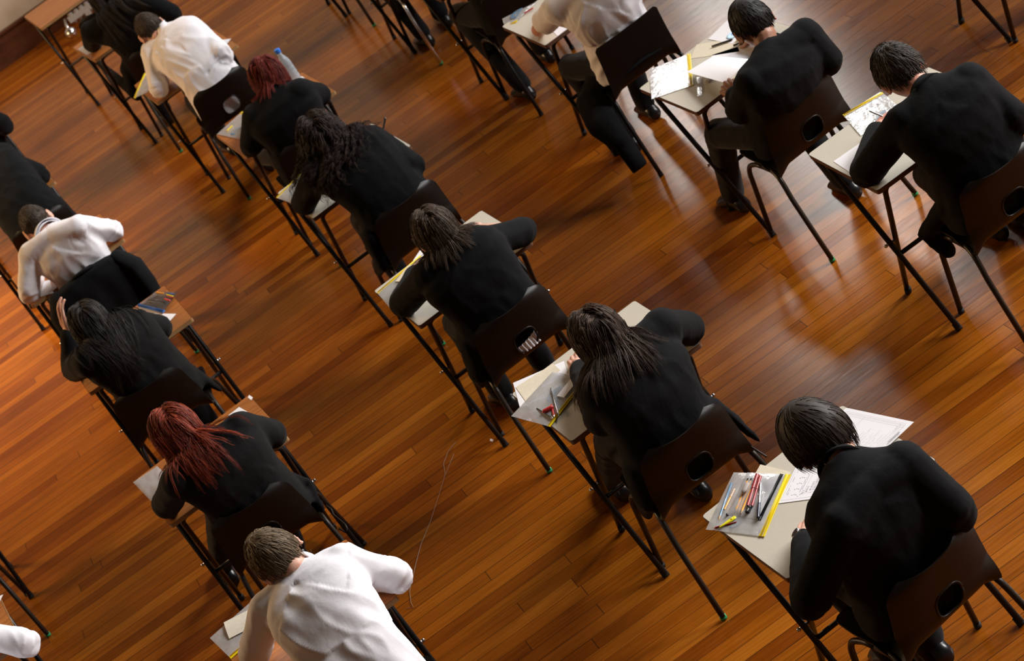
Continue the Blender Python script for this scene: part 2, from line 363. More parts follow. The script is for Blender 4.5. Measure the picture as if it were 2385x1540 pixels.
# ---------------------------------------------------------------- chair: moulded shell on a tube frame
def shell_mesh(style):
    nu, nv = 33, 54
    if style == 'round':
        prof = [(.235, .428, .185), (.20, .440, .198), (.10, .436, .208), (.0, .430, .208), (-.09, .428, .207), (-.145, .437, .206), (-.178, .470, .204), (-.198, .520, .199), (-.222, .600, .190), (-.252, .708, .181)]
    else:
        prof = [(.235, .430, .19), (.20, .440, .20), (.10, .436, .205), (.0, .430, .208), (-.09, .428, .208), (-.135, .436, .206), (-.165, .468, .20), (-.183, .520, .195), (-.205, .600, .19), (-.235, .715, .187)]
    P = np.array(prof); tt = np.linspace(0, 1, len(P)); T = np.linspace(0, 1, nv)
    def cub(i):
        out = []
        for t in T:
            f = t * (len(P) - 1); k = min(int(f), len(P) - 2); u = f - k
            p = [P[max(k - 1, 0)][i], P[k][i], P[k + 1][i], P[min(k + 2, len(P) - 1)][i]]
            out.append(.5 * (2 * p[1] + (p[2] - p[0]) * u + (2 * p[0] - 5 * p[1] + 4 * p[2] - p[3]) * u * u + (3 * p[1] - p[0] - 3 * p[2] + p[3]) * u ** 3))
        return np.array(out)
    Y, Z, Wd = cub(0), cub(1), cub(2)
    corner = .06 if style == 'round' else .012
    vs = []; fs = []
    zt = Z[-1]; yf = Y[0]
    for j in range(nv):
        w = Wd[j]
        dz = zt - Z[j]
        if Z[j] > .55 and dz < corner: w -= corner - math.sqrt(max(0, corner ** 2 - (corner - dz) ** 2))
        df = yf - Y[j]
        if j < nv // 3 and df < .05: w -= .05 - math.sqrt(max(0, .05 ** 2 - (.05 - df) ** 2))
        b = min(1, max(0, (Z[j] - .44) / .08))       # 0 on the seat, 1 on the back
        for i in range(nu):
            s = -1 + 2 * i / (nu - 1); a = abs(s)
            wrap = (.040 if style == 'round' else .014) * a ** 2.6
            y = Y[j] + b * wrap; z = Z[j]
            if b < 1: z += (1 - b) * (.014 * a ** 3 if Y[j] > -.02 else -.030 * max(0, a - .72) / .28 * min(1, (-.02 - Y[j]) / .08))
            if style == 'round' and b > .9: z -= .011 * (1 - a ** 2) * max(0, (j / (nv - 1) - .8) / .2)
            vs.append((s * w, y, z))
    for j in range(nv - 1):
        for i in range(nu - 1):
            fs.append((j * nu + i, j * nu + i + 1, (j + 1) * nu + i + 1, (j + 1) * nu + i))
    mb = MB(); mb.add(vs, fs); me = mb.mesh('shell')
    o = bpy.data.objects.new('tmp', me); COL.objects.link(o)
    s = o.modifiers.new('s', 'SOLIDIFY'); s.thickness = .006; s.offset = 0
    cb = MB(); ring = []
    hw, hh = (.052, .050) if style == 'round' else (.066, .013)
    zc = .523 if style == 'round' else .512
    for k in range(40):
        t = 2 * PI * k / 40; p = 2.9
        ring.append((hw * abs(math.cos(t)) ** (2 / p) * np.sign(math.cos(t)), hh * abs(math.sin(t)) ** (2 / p) * np.sign(math.sin(t)) + zc))
    cb.loft([[V3(x, y, z) for x, z in ring] for y in (-.32, -.08)])
    co = bpy.data.objects.new('cut', cb.mesh('cut')); COL.objects.link(co)
    bmx = bmesh.new(); bmx.from_mesh(co.data); bmesh.ops.recalc_face_normals(bmx, faces=bmx.faces); bmx.to_mesh(co.data); bmx.free()
    b = o.modifiers.new('b', 'BOOLEAN'); b.operation = 'DIFFERENCE'; b.object = co; b.solver = 'EXACT'
    dg = bpy.context.evaluated_depsgraph_get(); out = bpy.data.meshes.new_from_object(o.evaluated_get(dg), depsgraph=dg)
    bpy.data.objects.remove(o); bpy.data.objects.remove(co)
    out.polygons.foreach_set('use_smooth', [True] * len(out.polygons)); autosmooth(out, 40)
    rim = MB()
    if style == 'round':
        path = []
        for k in range(41):
            x, z = ring[k % 40]; y = np.interp(z, Z[nv // 2:], Y[nv // 2:]) + .05 * abs(x / .2) ** 2.6
            path.append((x * 1.03, y - .003, zc + (z - zc) * 1.03))
        rim.tube(path, .0045, 6)
    return out, rim

def make_chair(style, label, frame='brown_metal', caps='green'):
    r = thing('school_chair', label, 'chair', group='moulded school chairs')
    me, rim = shell_mesh(style)
    sh = link('seat_shell', me, M['chair'], r)
    if rim.v: part('hole_rim', rim, M['chair'], sh)
    fm = M[frame]; rad = .0112
    for s in (-1, 1):
        x = s * .196
        rear = [(x, .02, .414), (x, -.06, .412), (s * .205, -.115, .395), (s * .210, -.135, .355), (s * .216, -.152, .30), (s * .235, -.268, .012)]
        front = [(x, .02, .414), (x, .09, .412), (s * .205, .15, .398), (s * .211, .178, .36), (s * .235, .268, .012)]
        for q, pth in (('rear', rear), ('front', front)):
            P = [np.array(p) for p in pth]; sm = [P[0]]
            for i in range(1, len(P) - 1):
                a = P[i] + nrm(P[i - 1] - P[i]) * min(.02, .45 * np.linalg.norm(P[i - 1] - P[i])); b = P[i] + nrm(P[i + 1] - P[i]) * min(.02, .45 * np.linalg.norm(P[i + 1] - P[i]))
                for t in (0, .5, 1): sm.append((1 - t) ** 2 * a + 2 * t * (1 - t) * P[i] + t * t * b)
            sm.append(P[-1])
            mb = MB(); mb.tube(sm, rad, 10); l = part('leg', mb, fm, r)
            e = P[-1] * V3(1, 1, 0) + V3(0, 0, .002); d = nrm(P[-2] - e)
            mb = MB(); mb.tube([e, e + d * .018], .0132, 10); part('foot_cap', mb, M[caps] if q == 'rear' else M['rubber'], l)
    for y in (.09, -.05):
        mb = MB(); mb.tube([(-.196, y, .412), (.196, y, .412)], .009, 8); part('cross_bar', mb, fm, r)
    return r
# ---------------------------------------------------------------- people
def basis(f, up=(0, 0, 1)):
    f = nrm(f); r = nrm(np.cross(f, up)); u = np.cross(r, f); return r, f, u
def head_dir(yaw, pitch, roll=0.):
    """columns right, forward, up of the head; yaw to the right, pitch down"""
    y, p, q = map(math.radians, (yaw, pitch, roll))
    f = V3(math.sin(y) * math.cos(p), math.cos(y) * math.cos(p), -math.sin(p)); r, f, u = basis(f)
    c, s = math.cos(q), math.sin(q)
    return np.stack([r * c - u * s, f, u * c + r * s], 1)
def head_point(d, out=0.):
    """surface of a head in its own frame for unit direction d (x right, y forward, z up)"""
    x, y, z = d
    p = V3(x * .0745, y * .096, z * .112)
    if z < -.05:
        t = min(1, (-z - .05) / .9)
        p[0] *= 1 - .34 * t * t
        if y < 0: p[1] *= 1 - .55 * t
        else: p[1] *= 1 + .04 * t
    if y > 0:
        g = lambda cx, cz, sx, sz: math.exp(-((x - cx) / sx) ** 2 - ((z - cz) / sz) ** 2) * y
        p[1] += .024 * g(0, -.22, .11, .13) + .007 * g(0, .06, .5, .10) - .011 * (g(.38, -.06, .17, .10) + g(-.38, -.06, .17, .10)) + .008 * g(0, -.52, .25, .09) + .010 * g(0, -.80, .22, .12) + .006 * (g(.55, -.28, .2, .2) + g(-.55, -.28, .2, .2))
    if out: p = p + nrm(V3(x / .0745, y / .096, z / .112)) * out
    return p
def sphere_dirs(nu, nv):
    D = []
    for i in range(nv + 1):
        th = min(max(PI * i / nv, .03), PI - .03)
        for j in range(nu):
            ph = 2 * PI * j / nu; D.append(V3(math.sin(th) * math.sin(ph), math.sin(th) * math.cos(ph), math.cos(th)))
    F = [(i * nu + j, i * nu + (j + 1) % nu, (i + 1) * nu + (j + 1) % nu, (i + 1) * nu + j) for i in range(nv) for j in range(nu)]
    F += [tuple(reversed(range(nu))), tuple(range(nv * nu, (nv + 1) * nu))]
    return D, F
def add_head(mb, c, R, k=1.0):
    D, F = sphere_dirs(40, 32)
    mb.add([c + R @ (head_point(d) * k) for d in D], F)
    for s in (-1, 1):                                  # ears: rim, bowl and lobe
        ec = V3(s * .078, -.008, -.012); rot = Matrix.Rotation(math.radians(-24 * s), 3, 'Z'); rot = np.array(rot)
        pts = []
        for q in range(13):
            a = 2 * PI * q / 13; pts.append(ec + rot @ V3(s * .009, .017 * math.sin(a) * (1 if math.cos(a) > 0 else .75), .031 * math.cos(a)))
        mb.tube([c + R @ (p * k) for p in pts + pts[:1]], .0045 * k, 7)
        mb.ball(c + R @ ((ec + rot @ V3(s * .004, 0, 0)) * k), V3(.006, .016, .029) * k, R @ rot, 12, 8)
def hand_rig(w, d, n, side, curl=(35, 40, 25), spread=6, thumb=(35, 20), size=1.0, pinch=0):
    """capsule chains of one hand: w wrist, d towards the knuckles, n out of the back of the hand, side +1 right / -1 left"""
    d = nrm(d); n = nrm(n - d * (np.asarray(n) @ d)); lat = nrm(np.cross(d, n)) * (-side)   # towards the thumb
    mb = MB(); S = size; roots = [(.030, .086), (.010, .090), (-.011, .085), (-.030, .077)]
    lens = [(.041, .024, .020), (.045, .028, .021), (.041, .026, .020), (.032, .019, .018)]; rad = [.0088, .0090, .0086, .0076]
    K = []
    for q, (lx, ly) in enumerate(roots):
        k = w + (lat * lx + d * ly + n * (.002 - .006 * abs(q - 1.3))) * S; K.append(k)
        mb.tube([w + lat * lx * .55 * S + d * .004 * S, w + (lat * lx * .85 + d * ly * .55) * S, k], [.0150 * S, .0135 * S, .0105 * S], 10, round_ends=True)
    mb.tube([K[3] - d * .035 * S, K[0] - d * .035 * S], [.011 * S, .012 * S], 8, round_ends=True)
    for q in range(4):
        a = 0.; p = K[q]; path = [p]; rr = [rad[q] * S * 1.12]; sp = math.radians(spread * (1.2 - q))
        base = nrm(d * math.cos(sp) + lat * math.sin(sp))
        for j in range(3):
            a += math.radians(curl[j] * (1 + (.18 * (q - 1) if curl[0] > 25 else 0)))
            dr = base * math.cos(a) - n * math.sin(a)
            if pinch and q < 2: dr = nrm(dr + lat * .0)
            p = p + dr * lens[q][j] * S; path.append(p); rr.append(rad[q] * S * (1.0, .93, .80)[j])
        mb.tube(path, rr, 9, round_ends=True)
    b = w + (lat * .020 + d * .022 - n * .006) * S
    t0 = math.radians(thumb[0]); td = nrm(lat * math.sin(t0) + d * math.cos(t0) - n * .45); k1 = b + td * .040 * S
    t1 = t0 - math.radians(thumb[1]); td2 = nrm(lat * math.sin(t1) + d * math.cos(t1) - n * .5); k2 = k1 + td2 * .032 * S
    td3 = nrm(td2 + d * .25); mb.tube([b - td * .01, k1, k2, k2 + td3 * .026 * S], [.0150 * S, .0118 * S, .0102 * S, .0084 * S], 10, round_ends=True)
    return mb, k2, K
def torso_rings(hip, neck, SL, SR, prof, back=.0, n=28):
    """rings along the bent spine; prof rows are (t, half width, half depth, lateral squareness)"""
    lat0 = V3(1, 0, 0); lat1 = nrm((SR - SL))
    up = nrm(neck - hip); L = np.linalg.norm(neck - hip); bow = V3(0, -.055 - back, .02)
    P0, P3 = hip, neck; P1 = hip + V3(0, -.03, .20) + bow * .5; P2 = neck - nrm(V3(up[0], max(up[1], .25), .30)) * .17 + bow * .35
    rings = []
    for t, a, b, e in prof:
        tc = max(t, 0)
        p = (1 - tc) ** 3 * P0 + 3 * tc * (1 - tc) ** 2 * P1 + 3 * tc * tc * (1 - tc) * P2 + tc ** 3 * P3
        g = nrm(3 * (1 - tc) ** 2 * (P1 - P0) + 6 * tc * (1 - tc) * (P2 - P1) + 3 * tc * tc * (P3 - P2))
        if t < 0: p = p + V3(0, 0, t * .4); g = V3(0, 0, 1)
        l = nrm(lat0 * (1 - tc) + lat1 * tc); l = nrm(l - g * (l @ g)); f = np.cross(g, l)   # f points forward
        ring = []
        for k in range(n):
            th = 2 * PI * k / n; c, s = math.cos(th), math.sin(th)
            ring.append(p + l * a * abs(c) ** e * np.sign(c) + f * b * abs(s) ** e * np.sign(s))
        rings.append(ring)
    return rings
def wrinkle(me, amp, seed, segs=(), creases=()):
    """folds in the cloth: long ones that run with each limb or down the back, tight ones across the elbows.
    segs rows: (start, end, frequency along, frequency around, strength)"""
    n = len(me.vertices); co = np.empty(n * 3); me.vertices.foreach_get('co', co); co = co.reshape(-1, 3)
    no = np.empty(n * 3); me.vertices.foreach_get('normal', no); no = no.reshape(-1, 3)
    D = []; Tt = []
    for a, b, *_ in segs:
        ab = b - a; L2 = ab @ ab; t = np.clip((co - a) @ ab / L2, 0, 1); D.append(np.linalg.norm(co - (a + t[:, None] * ab), axis=1)); Tt.append(t)
    D = np.array(D); k = D.argmin(0); d = np.empty(n); fr = []
    for a, b, *_ in segs:
        u = nrm(b - a); v = nrm(np.cross(u, V3(.3, .2, 1) if abs(u[2]) < .8 else V3(1, .1, 0))); fr.append((u, v, np.cross(u, v)))
    for i in range(n):
        p = co[i]; a, b, fa, fr_, st = segs[k[i]]; u, v, w = fr[k[i]]; q = p - a
        al = q @ u; x = q @ v; y = q @ w; o = seed * 3.7 + k[i] * 11
        wx = .02 * noise.noise(Vector((p[0] * 7, p[1] * 7, p[2] * 7 + o)))
        f = Vector(((al + wx * 1.5) * fa, (x + wx + al * .35) * fr_, (y + wx - al * .25) * fr_ + o))
        r1 = 1 - abs(noise.noise(f)) * 2.3; r2 = noise.noise(f * 2.3)
        val = (.85 * r1 + .12 * r2) * st
        for c, r, kk in creases:
            z = math.dist(p, c) / r
            if z < 1: g = Vector((al * 42 + wx * 120, x * 9, y * 9 + o)); val += kk * (1 - z) * (1 - abs(noise.noise(g)) * 2.4)
        d[i] = amp * (val - .2)
    me.vertices.foreach_set('co', (co + no * d[:, None]).reshape(-1)); me.update()
def limb(mb, pts, rad, n=14): mb.tube(pts, rad, n, round_ends=True)
def arm_path(S, E, W, k=5):
    """shoulder, elbow, wrist with the elbow rounded"""
    P = [S + (E - S) * t for t in (0, .33, .66, .88)]
    a, b = S + (E - S) * .88, E + (W - E) * .14
    P += [.25 * a + .5 * E + .25 * b]; P += [E + (W - E) * t for t in (.14, .45, .75, 1.)]
    return P
def hair_cap(mb, c, R, k, thick, line, col=.3, nape=-.62):
    """closed cap over the scalp that sinks under the skin at the hairline"""
    D, F = sphere_dirs(36, 30); vs = []
    for d in D:
        x, y, z = d
        front = line; back = nape; side = -.18
        w = (y + 1) / 2; lim = back * (1 - w) ** 1.3 + front * w ** 1.3 if abs(x) < .55 else (side * (abs(x) - .55) / .45 + (back * (1 - w) ** 1.3 + front * w ** 1.3) * (1 - (abs(x) - .55) / .45))
        m = min(1, max(0, (z - lim) / .14)); m = m * m * (3 - 2 * m)
        vs.append(c + R @ (head_point(d, -.008 + (thick + .008) * m) * k))
    mb.add(vs, F, 0, col)
def strand(mb, path, r0, col, n=3):
    m = len(path); mb.tube(path, [r0 * (1 - .75 * (i / (m - 1)) ** 1.5) for i in range(m)], n, 0, col=col)
def short_hair(mb, c, R, k, rng, thick, count, length, line, nape, lift=.25, curl=0., whorl=V3(.12, -.55, .82), r0=.0016):
    whorl = nrm(whorl); cnt = 0; tries = 0
    while cnt < count and tries < count * 6:
        tries += 1
        d = nrm(V3(rng.gauss(0, 1), rng.gauss(0, 1), rng.gauss(0, 1))); x, y, z = d
        w = (y + 1) / 2; lim = nape * (1 - w) ** 1.3 + line * w ** 1.3
        if abs(x) > .55: lim = -.18 * (abs(x) - .55) / .45 + lim * (1 - (abs(x) - .55) / .45)
        if z < lim + .02: continue
        cnt += 1
        t = d - whorl * (d @ whorl); t = nrm(t - d * (t @ d)); sw = np.cross(d, t); near = math.exp(-((1 - d @ whorl) / .12))
        t = nrm(t + sw * (.35 + .9 * near) + V3(rng.gauss(0, .16), rng.gauss(0, .16), rng.gauss(0, .16)))
        L = length * rng.uniform(.7, 1.15); th = thick * rng.uniform(.55, 1.05)
        path = []; dd = d
        for s in range(5):
            u = s / 4; q = nrm(d + t * (L / .1) * u * .9 + np.cross(d, t) * curl * math.sin(u * 5) * .2)
            path.append(c + R @ (head_point(q, th + lift * L * u * (1 - .55 * u)) * k))
        strand(mb, path, r0 * rng.uniform(.7, 1.25), min(1, max(0, rng.gauss(.45, .22))))
def long_hair(mb, c, R, k, rng, bvh, count, length, sweep, part_x=.0, thick=.012, curl=0., line=.42, nape=-.75, r0=.0011, steps=16, spread=.25, vol=1.0, kids=10, cling=.12, down=.45, off_z=-.12, fan=.28):
    """locks: a guide per lock that follows the skull, then falls; each lock is a bundle of thin strands"""
    cnt = 0; tries = 0; Ri = R.T; sweep = nrm(sweep); ax = V3(.0745, .096, .112)
    locks = max(10, count // kids)
    while cnt < locks and tries < locks * 8:
        tries += 1
        d = nrm(V3(rng.gauss(0, 1), rng.gauss(0, 1), rng.gauss(0, 1))); x, y, z = d
        w = (y + 1) / 2; lim = nape * (1 - w) ** 1.3 + line * w ** 1.3
        if z < lim: continue
        cnt += 1; layer = rng.uniform(.45, 1.0); th = thick * layer * vol
        sx = 1. if x > part_x else -1.
        lt = V3(sx * .9, -.25, -.15) if z > .3 else V3(sx * .35, -.3, -.8)         # away from the parting, then down the skull
        t = nrm(lt - d * (lt @ d)); p = c + R @ (head_point(d, th) * k); v = R @ t
        L = length * rng.uniform(.78, 1.1) * (1 if z > -.2 else .8); h = L / steps; path = [p]; ph = rng.uniform(0, 6.28)
        g = nrm(sweep + R[:, 0] * x * fan + V3(rng.gauss(0, spread), rng.gauss(0, spread), rng.gauss(0, spread)) * .6); free = 0
        for s in range(steps):
            lq = Ri @ (p - c) / k; nl = lq / ax; m = np.linalg.norm(nl); on = m < 1.45 and nl[2] / max(m, 1e-6) > off_z and free < 1
            if on:
                nn = R @ nrm(lq / ax ** 2); dn = R @ nrm(V3(x * 1.7, -.06 - .25 * max(0, -y), -1.)) * (1 - down) + g * down
                tg = nrm(dn - nn * (dn @ nn)); v = nrm(v * .72 + tg * .34); v = nrm(v - nn * (v @ nn) * .9)
            else:
                free += 1; v = nrm(v * .70 + g * .36 + V3(0, 0, -.04))
            q = p + v * h
            lq = Ri @ (q - c) / k; nl = lq / ax; m = np.linalg.norm(nl); want = 1 + th / .09
            if on or m < want: q = c + R @ (lq * ((want if m < want else want * .35 + m * .65) / max(m, 1e-6)) * k)
            if bvh is not None and (not on or s > 3):
                loc, nr, idx, dist = bvh.find_nearest(Vector(q), .10)
                if loc is not None:
                    sd = (Vector(q) - loc).dot(nr); off = .003 + th * .55
                    if sd < off: q = np.array(loc) + np.array(nr) * off
                    elif sd < .06 and not on: q = q - np.array(nr) * (sd - off) * cling
            v = nrm(q - p); p = q; path.append(p)
        path = np.array(path); col0 = min(1, max(0, rng.gauss(.42, .2))); e1 = nrm(np.cross(path[-1] - path[0], V3(.31, .17, .9))); e2 = np.cross(nrm(path[-1] - path[0]), e1); wl = rng.uniform(.008, .017)
        for q in range(kids):
            a, rr = rng.uniform(0, 6.28), wl * math.sqrt(rng.random()); o1, o2 = math.cos(a) * rr, math.sin(a) * rr; ps = []; m_ = int((steps + 1) * rng.uniform(.82, 1.0)); ph2 = ph + rng.gauss(0, .5)
            for s in range(m_):
                u = s / steps; con = (1 - .45 * u); pt = path[s] + (e1 * o1 + e2 * o2) * con
                if curl: pt = pt + (e1 * math.cos(ph2 + s * 1.35) + e2 * math.sin(ph2 + s * 1.35)) * curl * min(1, u * 3)
                ps.append(pt)
            if len(ps) > 2: strand(mb, ps, r0 * rng.uniform(.75, 1.3), min(1, max(0, col0 + rng.gauss(0, .12))))
PEOPLE = {}; ROOT = {}
def person(key, label, chair, head, face, sh, el, wr, top='blazer', hair=None, skin='skin', feet=None, hip=None, knees=None, build=1., hands=(None, None), headk=1., sleeve=(1., 1.), seed=1, tails=(), group=None, neck_up=.045, neck_fwd=.055, voxel=.0095, collar=True, back=0., shades=None):
    rng = random.Random(seed * 17 + 3)
    cx, cy = chair; hip = V3(cx, cy - .015, .505) if hip is None else V3(*hip)
    H = V3(*head); SL, SR = (V3(*p) for p in sh); EL, ER = (V3(*p) for p in el); WL, WR = (V3(*p) for p in wr)
    R = head_dir(*face); mid = (SL + SR) / 2
    neck = mid + V3(0, neck_fwd, neck_up) * build; HB = H - R[:, 2] * .07 * headk - R[:, 1] * .025 * headk   # base of the skull
    gap = np.linalg.norm(HB - neck)
    if gap > .055: sh_ = (neck - HB) / gap * (gap - .055); H = H + sh_; HB = HB + sh_
    root = thing('person', label, 'person', (cx, cy, 0), 0, group); org = V3(cx, cy, 0); ROOT[key] = root
    def put(name, me, m, **kw):
        n = len(me.vertices); co = np.empty(n * 3); me.vertices.foreach_get('co', co); co = co.reshape(-1, 3) - org; me.vertices.foreach_set('co', co.reshape(-1)); me.update()
        me.polygons.foreach_set('use_smooth', [True] * len(me.polygons)); return link(name, me, m, root, **kw)
    b = build
    # --- clothes on the upper body
    J = top.startswith('blazer'); e = .85
    prof = [(-.12, .188 * b, .140 * b, e), (0, .186 * b, .142 * b, e), (.18, .180 * b, .134 * b, e), (.38, .170 * b, .122 * b, e), (.56, .182 * b, .120 * b, .8), (.70, .194 * b, .114 * b, .78), (.82, .190 * b, .098 * b, .82), (.91, .150 * b, .080 * b, .95), (.97, .092 * b, .068 * b, 1.), (1.02, .062 * b, .060 * b, 1.)]
    if J: prof = [(t, a * 1.08, d * 1.08, q) for t, a, d, q in prof]
    mb = MB(); mb.loft(torso_rings(hip, neck, SL, SR, prof, back))
    sr = (.072, .067, .065, .063, .061, .059, .053, .048, .045) if J else (.066, .059, .058, .057, .056, .053, .047, .040, .034)
    for S, E, W, sl, sgn in ((SL, EL, WL, sleeve[0], -1), (SR, ER, WR, sleeve[1], 1)):
        base = mid + (S - mid) * .15 + V3(0, .0, .02)
        limb(mb, [base, mid + (S - mid) * .6 + V3(0, 0, .006), S + V3(0, 0, -.008)], [.060 * b, .066 * b, .070 * b])
        limb(mb, [hip * .25 + mid * .75 + (S - mid) * .5, S + V3(0, 0, -.02)], [.08 * b, .066 * b])
        P = arm_path(S, E, W)
        if sl >= 1: limb(mb, P[:-1] + [E + (W - E) * (.90 if J else .93)], [x * b for x in sr])
        elif sl > .5: limb(mb, P[:6] + [E + (W - E) * (.14 + (sl - .5) * .3)], [x * b for x in sr[:6]] + [.055 * b])
        else: mb.tube([S + (E - S) * t for t in (0, .3, .50, .60)], [.066 * b, .066 * b, .070 * b, .068 * b], 14)
    for t in tails: mb.tube(*t[0:2], 10, round_ends=True, flat=t[2])
    me = remesh(mb, voxel if J else .0085, 6 if J else 14, .5)
    wrinkle(me, .0040 if J else .0085, seed, [(hip, hip * .5 + mid * .5 + V3(0, -.06, 0), 2.6, 15, 1.), (hip * .5 + mid * .5 + V3(0, -.06, 0), mid, 3, 14, 1.), (mid, SL, 6, 12, .4), (mid, SR, 6, 12, .4), (SL, EL, 5, 13, .7), (SR, ER, 5, 13, .7), (EL, WL, 9, 11, .8), (ER, WR, 9, 11, .8)],
            [(EL, .13, .9), (ER, .13, .9), (SL + (mid - SL) * .25 - V3(0, .03, .07), .10, .6), (SR + (mid - SR) * .25 - V3(0, .03, .07), .10, .6)])
    bv = BVHTree.FromPolygons([v.co.copy() for v in me.vertices], [tuple(p.vertices) for p in me.polygons])
    put('blazer' if J else 'shirt', me, M['blazer_warm' if top == 'blazer_warm' else 'blazer'] if J else M['shirt'])
    # --- trousers
    kn = knees or ((cx - .11, cy + .40, .505), (cx + .11, cy + .40, .505)); ft = feet or ((cx - .11, cy + .43, 0), (cx + .11, cy + .40, 0))
    mb = MB(); mb.loft([[hip + V3(math.cos(a) * .168 * b * w, math.sin(a) * .125 * b * w, z) for a in [2 * PI * k / 20 for k in range(20)]] for z, w in ((-.058, .82), (-.03, 1), (.05, 1.), (.12, .97))])
    shoes = []
    for s, K, T in ((-1, V3(*kn[0]), V3(*ft[0])), (1, V3(*kn[1]), V3(*ft[1]))):
        hp = hip + V3(s * .085 * b, .02, .015); A = T + V3(0, 0, .095)
        limb(mb, [hp, hp + (K - hp) * .5, K + V3(0, -.02, 0)], [.084 * b, .077 * b, .066 * b]); limb(mb, [K, K + (A - K) * .35, K + (A - K) * .75, A], [.064 * b, .062 * b, .056 * b, .054 * b])
        shoes.append((s, T))
    me = remesh(mb, .012, 4); wrinkle(me, .004, seed + 5, [(hip, V3(*kn[0]), 6, 12, .8), (hip, V3(*kn[1]), 6, 12, .8), (V3(*kn[0]), V3(*ft[0]), 7, 10, .8), (V3(*kn[1]), V3(*ft[1]), 7, 10, .8)], [(V3(*kn[0]), .14, .8), (V3(*kn[1]), .14, .8)]); put('trousers', me, M['trousers'])
    for s, T in shoes:
        mb = MB(); rings = []
        for y, w, h, z in ((-.075, .022, .020, .028), (-.06, .034, .036, .038), (-.01, .037, .048, .050), (.05, .040, .038, .038), (.11, .046, .027, .028), (.165, .040, .020, .021), (.19, .020, .012, .015)):
            rings.append([T + V3(math.cos(a) * w + s * .01 * (y > .05), y, max(.001, z + math.sin(a) * h)) for a in [2 * PI * k / 16 for k in range(16)]])
        mb.loft(rings); part('shoe', mb, M['shoe'], root, org=org)
    # --- body: one skin from head to feet (under the clothes) with both hands
    mb = MB(); pin = [(t, a * .80, d * .80, q) for t, a, d, q in prof[1:-1]] + [(1.0, .05, .05, 1.)]
    mb.loft(torso_rings(hip, neck, SL, SR, pin, back))
    for S, E, W in ((SL, EL, WL), (SR, ER, WR)):
        limb(mb, [mid + (S - mid) * .3, S], [.045 * b, .046 * b]); limb(mb, arm_path(S, E, W), [.044 * b, .041, .039, .038, .037, .037, .034, .028, .0235])
    for s, K, T in ((-1, V3(*kn[0]), V3(*ft[0])), (1, V3(*kn[1]), V3(*ft[1]))):
        hp = hip + V3(s * .085, .02, .015); limb(mb, [hp, K, T + V3(0, 0, .08)], [.062, .048, .036])
    limb(mb, [neck - V3(0, .01, .05), neck + (HB - neck) * .5, HB], [.056 * b, .050 * b, .052 * b])
    add_head(mb, H, R, headk)
    me = remesh(mb, .0058, 2, .4); parts = [me]
    bm = bmesh.new(); bm.from_mesh(me); bpy.data.meshes.remove(me); grips = []
    for (W, E, sp, sgn) in ((WL, EL, hands[0], -1), (WR, ER, hands[1], 1)):
        sp = sp or {}; d = nrm(V3(*sp['d'])) if 'd' in sp else nrm((W - E) * V3(1, 1, .25)); n = V3(*sp.get('n', (0, 0, 1)))
        hb, tip, K = hand_rig(W, d, n, sgn, sp.get('curl', (38, 42, 26)), sp.get('spread', 5), sp.get('thumb', (36, 22)), sp.get('size', .96 * b))
        hb.tube([W - d * .05, W + d * .012], [.0235, .0225], 10, round_ends=True)
        hm = remesh(hb, .0030, 2, .45); bm.from_mesh(hm); bpy.data.meshes.remove(hm); grips.append((tip, K))
    me = bpy.data.meshes.new('body'); bm.to_mesh(me); bm.free(); put('body', me, M[skin])
    PEOPLE[key] = grips
    # --- eyes and lips
    for s in (-1, 1):
        mb = MB(); m2 = MB(); c = H + R @ (V3(s * .031, .079, -.006) * headk); mb.ball(c, .0115, nu=12, nv=8); m2.ball(c + R[:, 1] * .0065, .0062, nu=10, nv=6)
        ey = part('eye', mb, M['eye'], root, org=org); part('iris', m2, M['iris'], ey, org=org)
    mb = MB(); c = H + R @ (V3(0, .098, -.060) * headk); mb.ball(c, V3(.022, .006, .008), R, 12, 8); part('lips', mb, M['lip'], root, org=org)
    # --- collar
    if collar:
        axis = nrm(HB - neck); rr, ff, uu = None, None, None
        l = nrm(SR - SL); l = nrm(l - axis * (l @ axis)); f = np.cross(axis, l); mb = MB(); c0 = neck + V3(0, 0, -.012)
        rows = ((-.022, 1.40), (-.004, 1.22), (.014, 1.08), (.026, 1.03), (.023, 1.12), (.004, 1.30), (-.018, 1.50)) if J else ((-.010, 1.40), (.022, 1.24), (.052, 1.14), (.058, 1.20), (.030, 1.46), (-.002, 1.72))
        ring0 = []
        for h, w in rows:
            ring = []
            for q in range(29):
                a = math.radians(-58 + (360 - 64) * q / 28) ; a = math.radians(-90 + 34 + (360 - 68) * q / 28) - PI + PI
                a = math.radians(90 + 30 + (360 - 60) * q / 28)
                dip = .022 * max(0, math.sin(a)) if J else .008 * max(0, math.sin(a))
                ring.append(c0 + axis * (h - dip) + l * math.cos(a) * .054 * w * b + f * math.sin(a) * .054 * w * b)
            ring0.append(ring)
        vs = [p for r_ in ring0 for p in r_]; fs = [(i * 29 + j, i * 29 + j + 1, (i + 1) * 29 + j + 1, (i + 1) * 29 + j) for i in range(len(rows) - 1) for j in range(28)]
        mb.add(vs, fs); mb.f = [tuple(reversed(x)) for x in mb.f]
        o = part('collar', mb, M['blazer'] if J else M['shirt'], root, org=org)
        sm = o.modifiers.new('thick', 'SOLIDIFY'); sm.thickness = .003
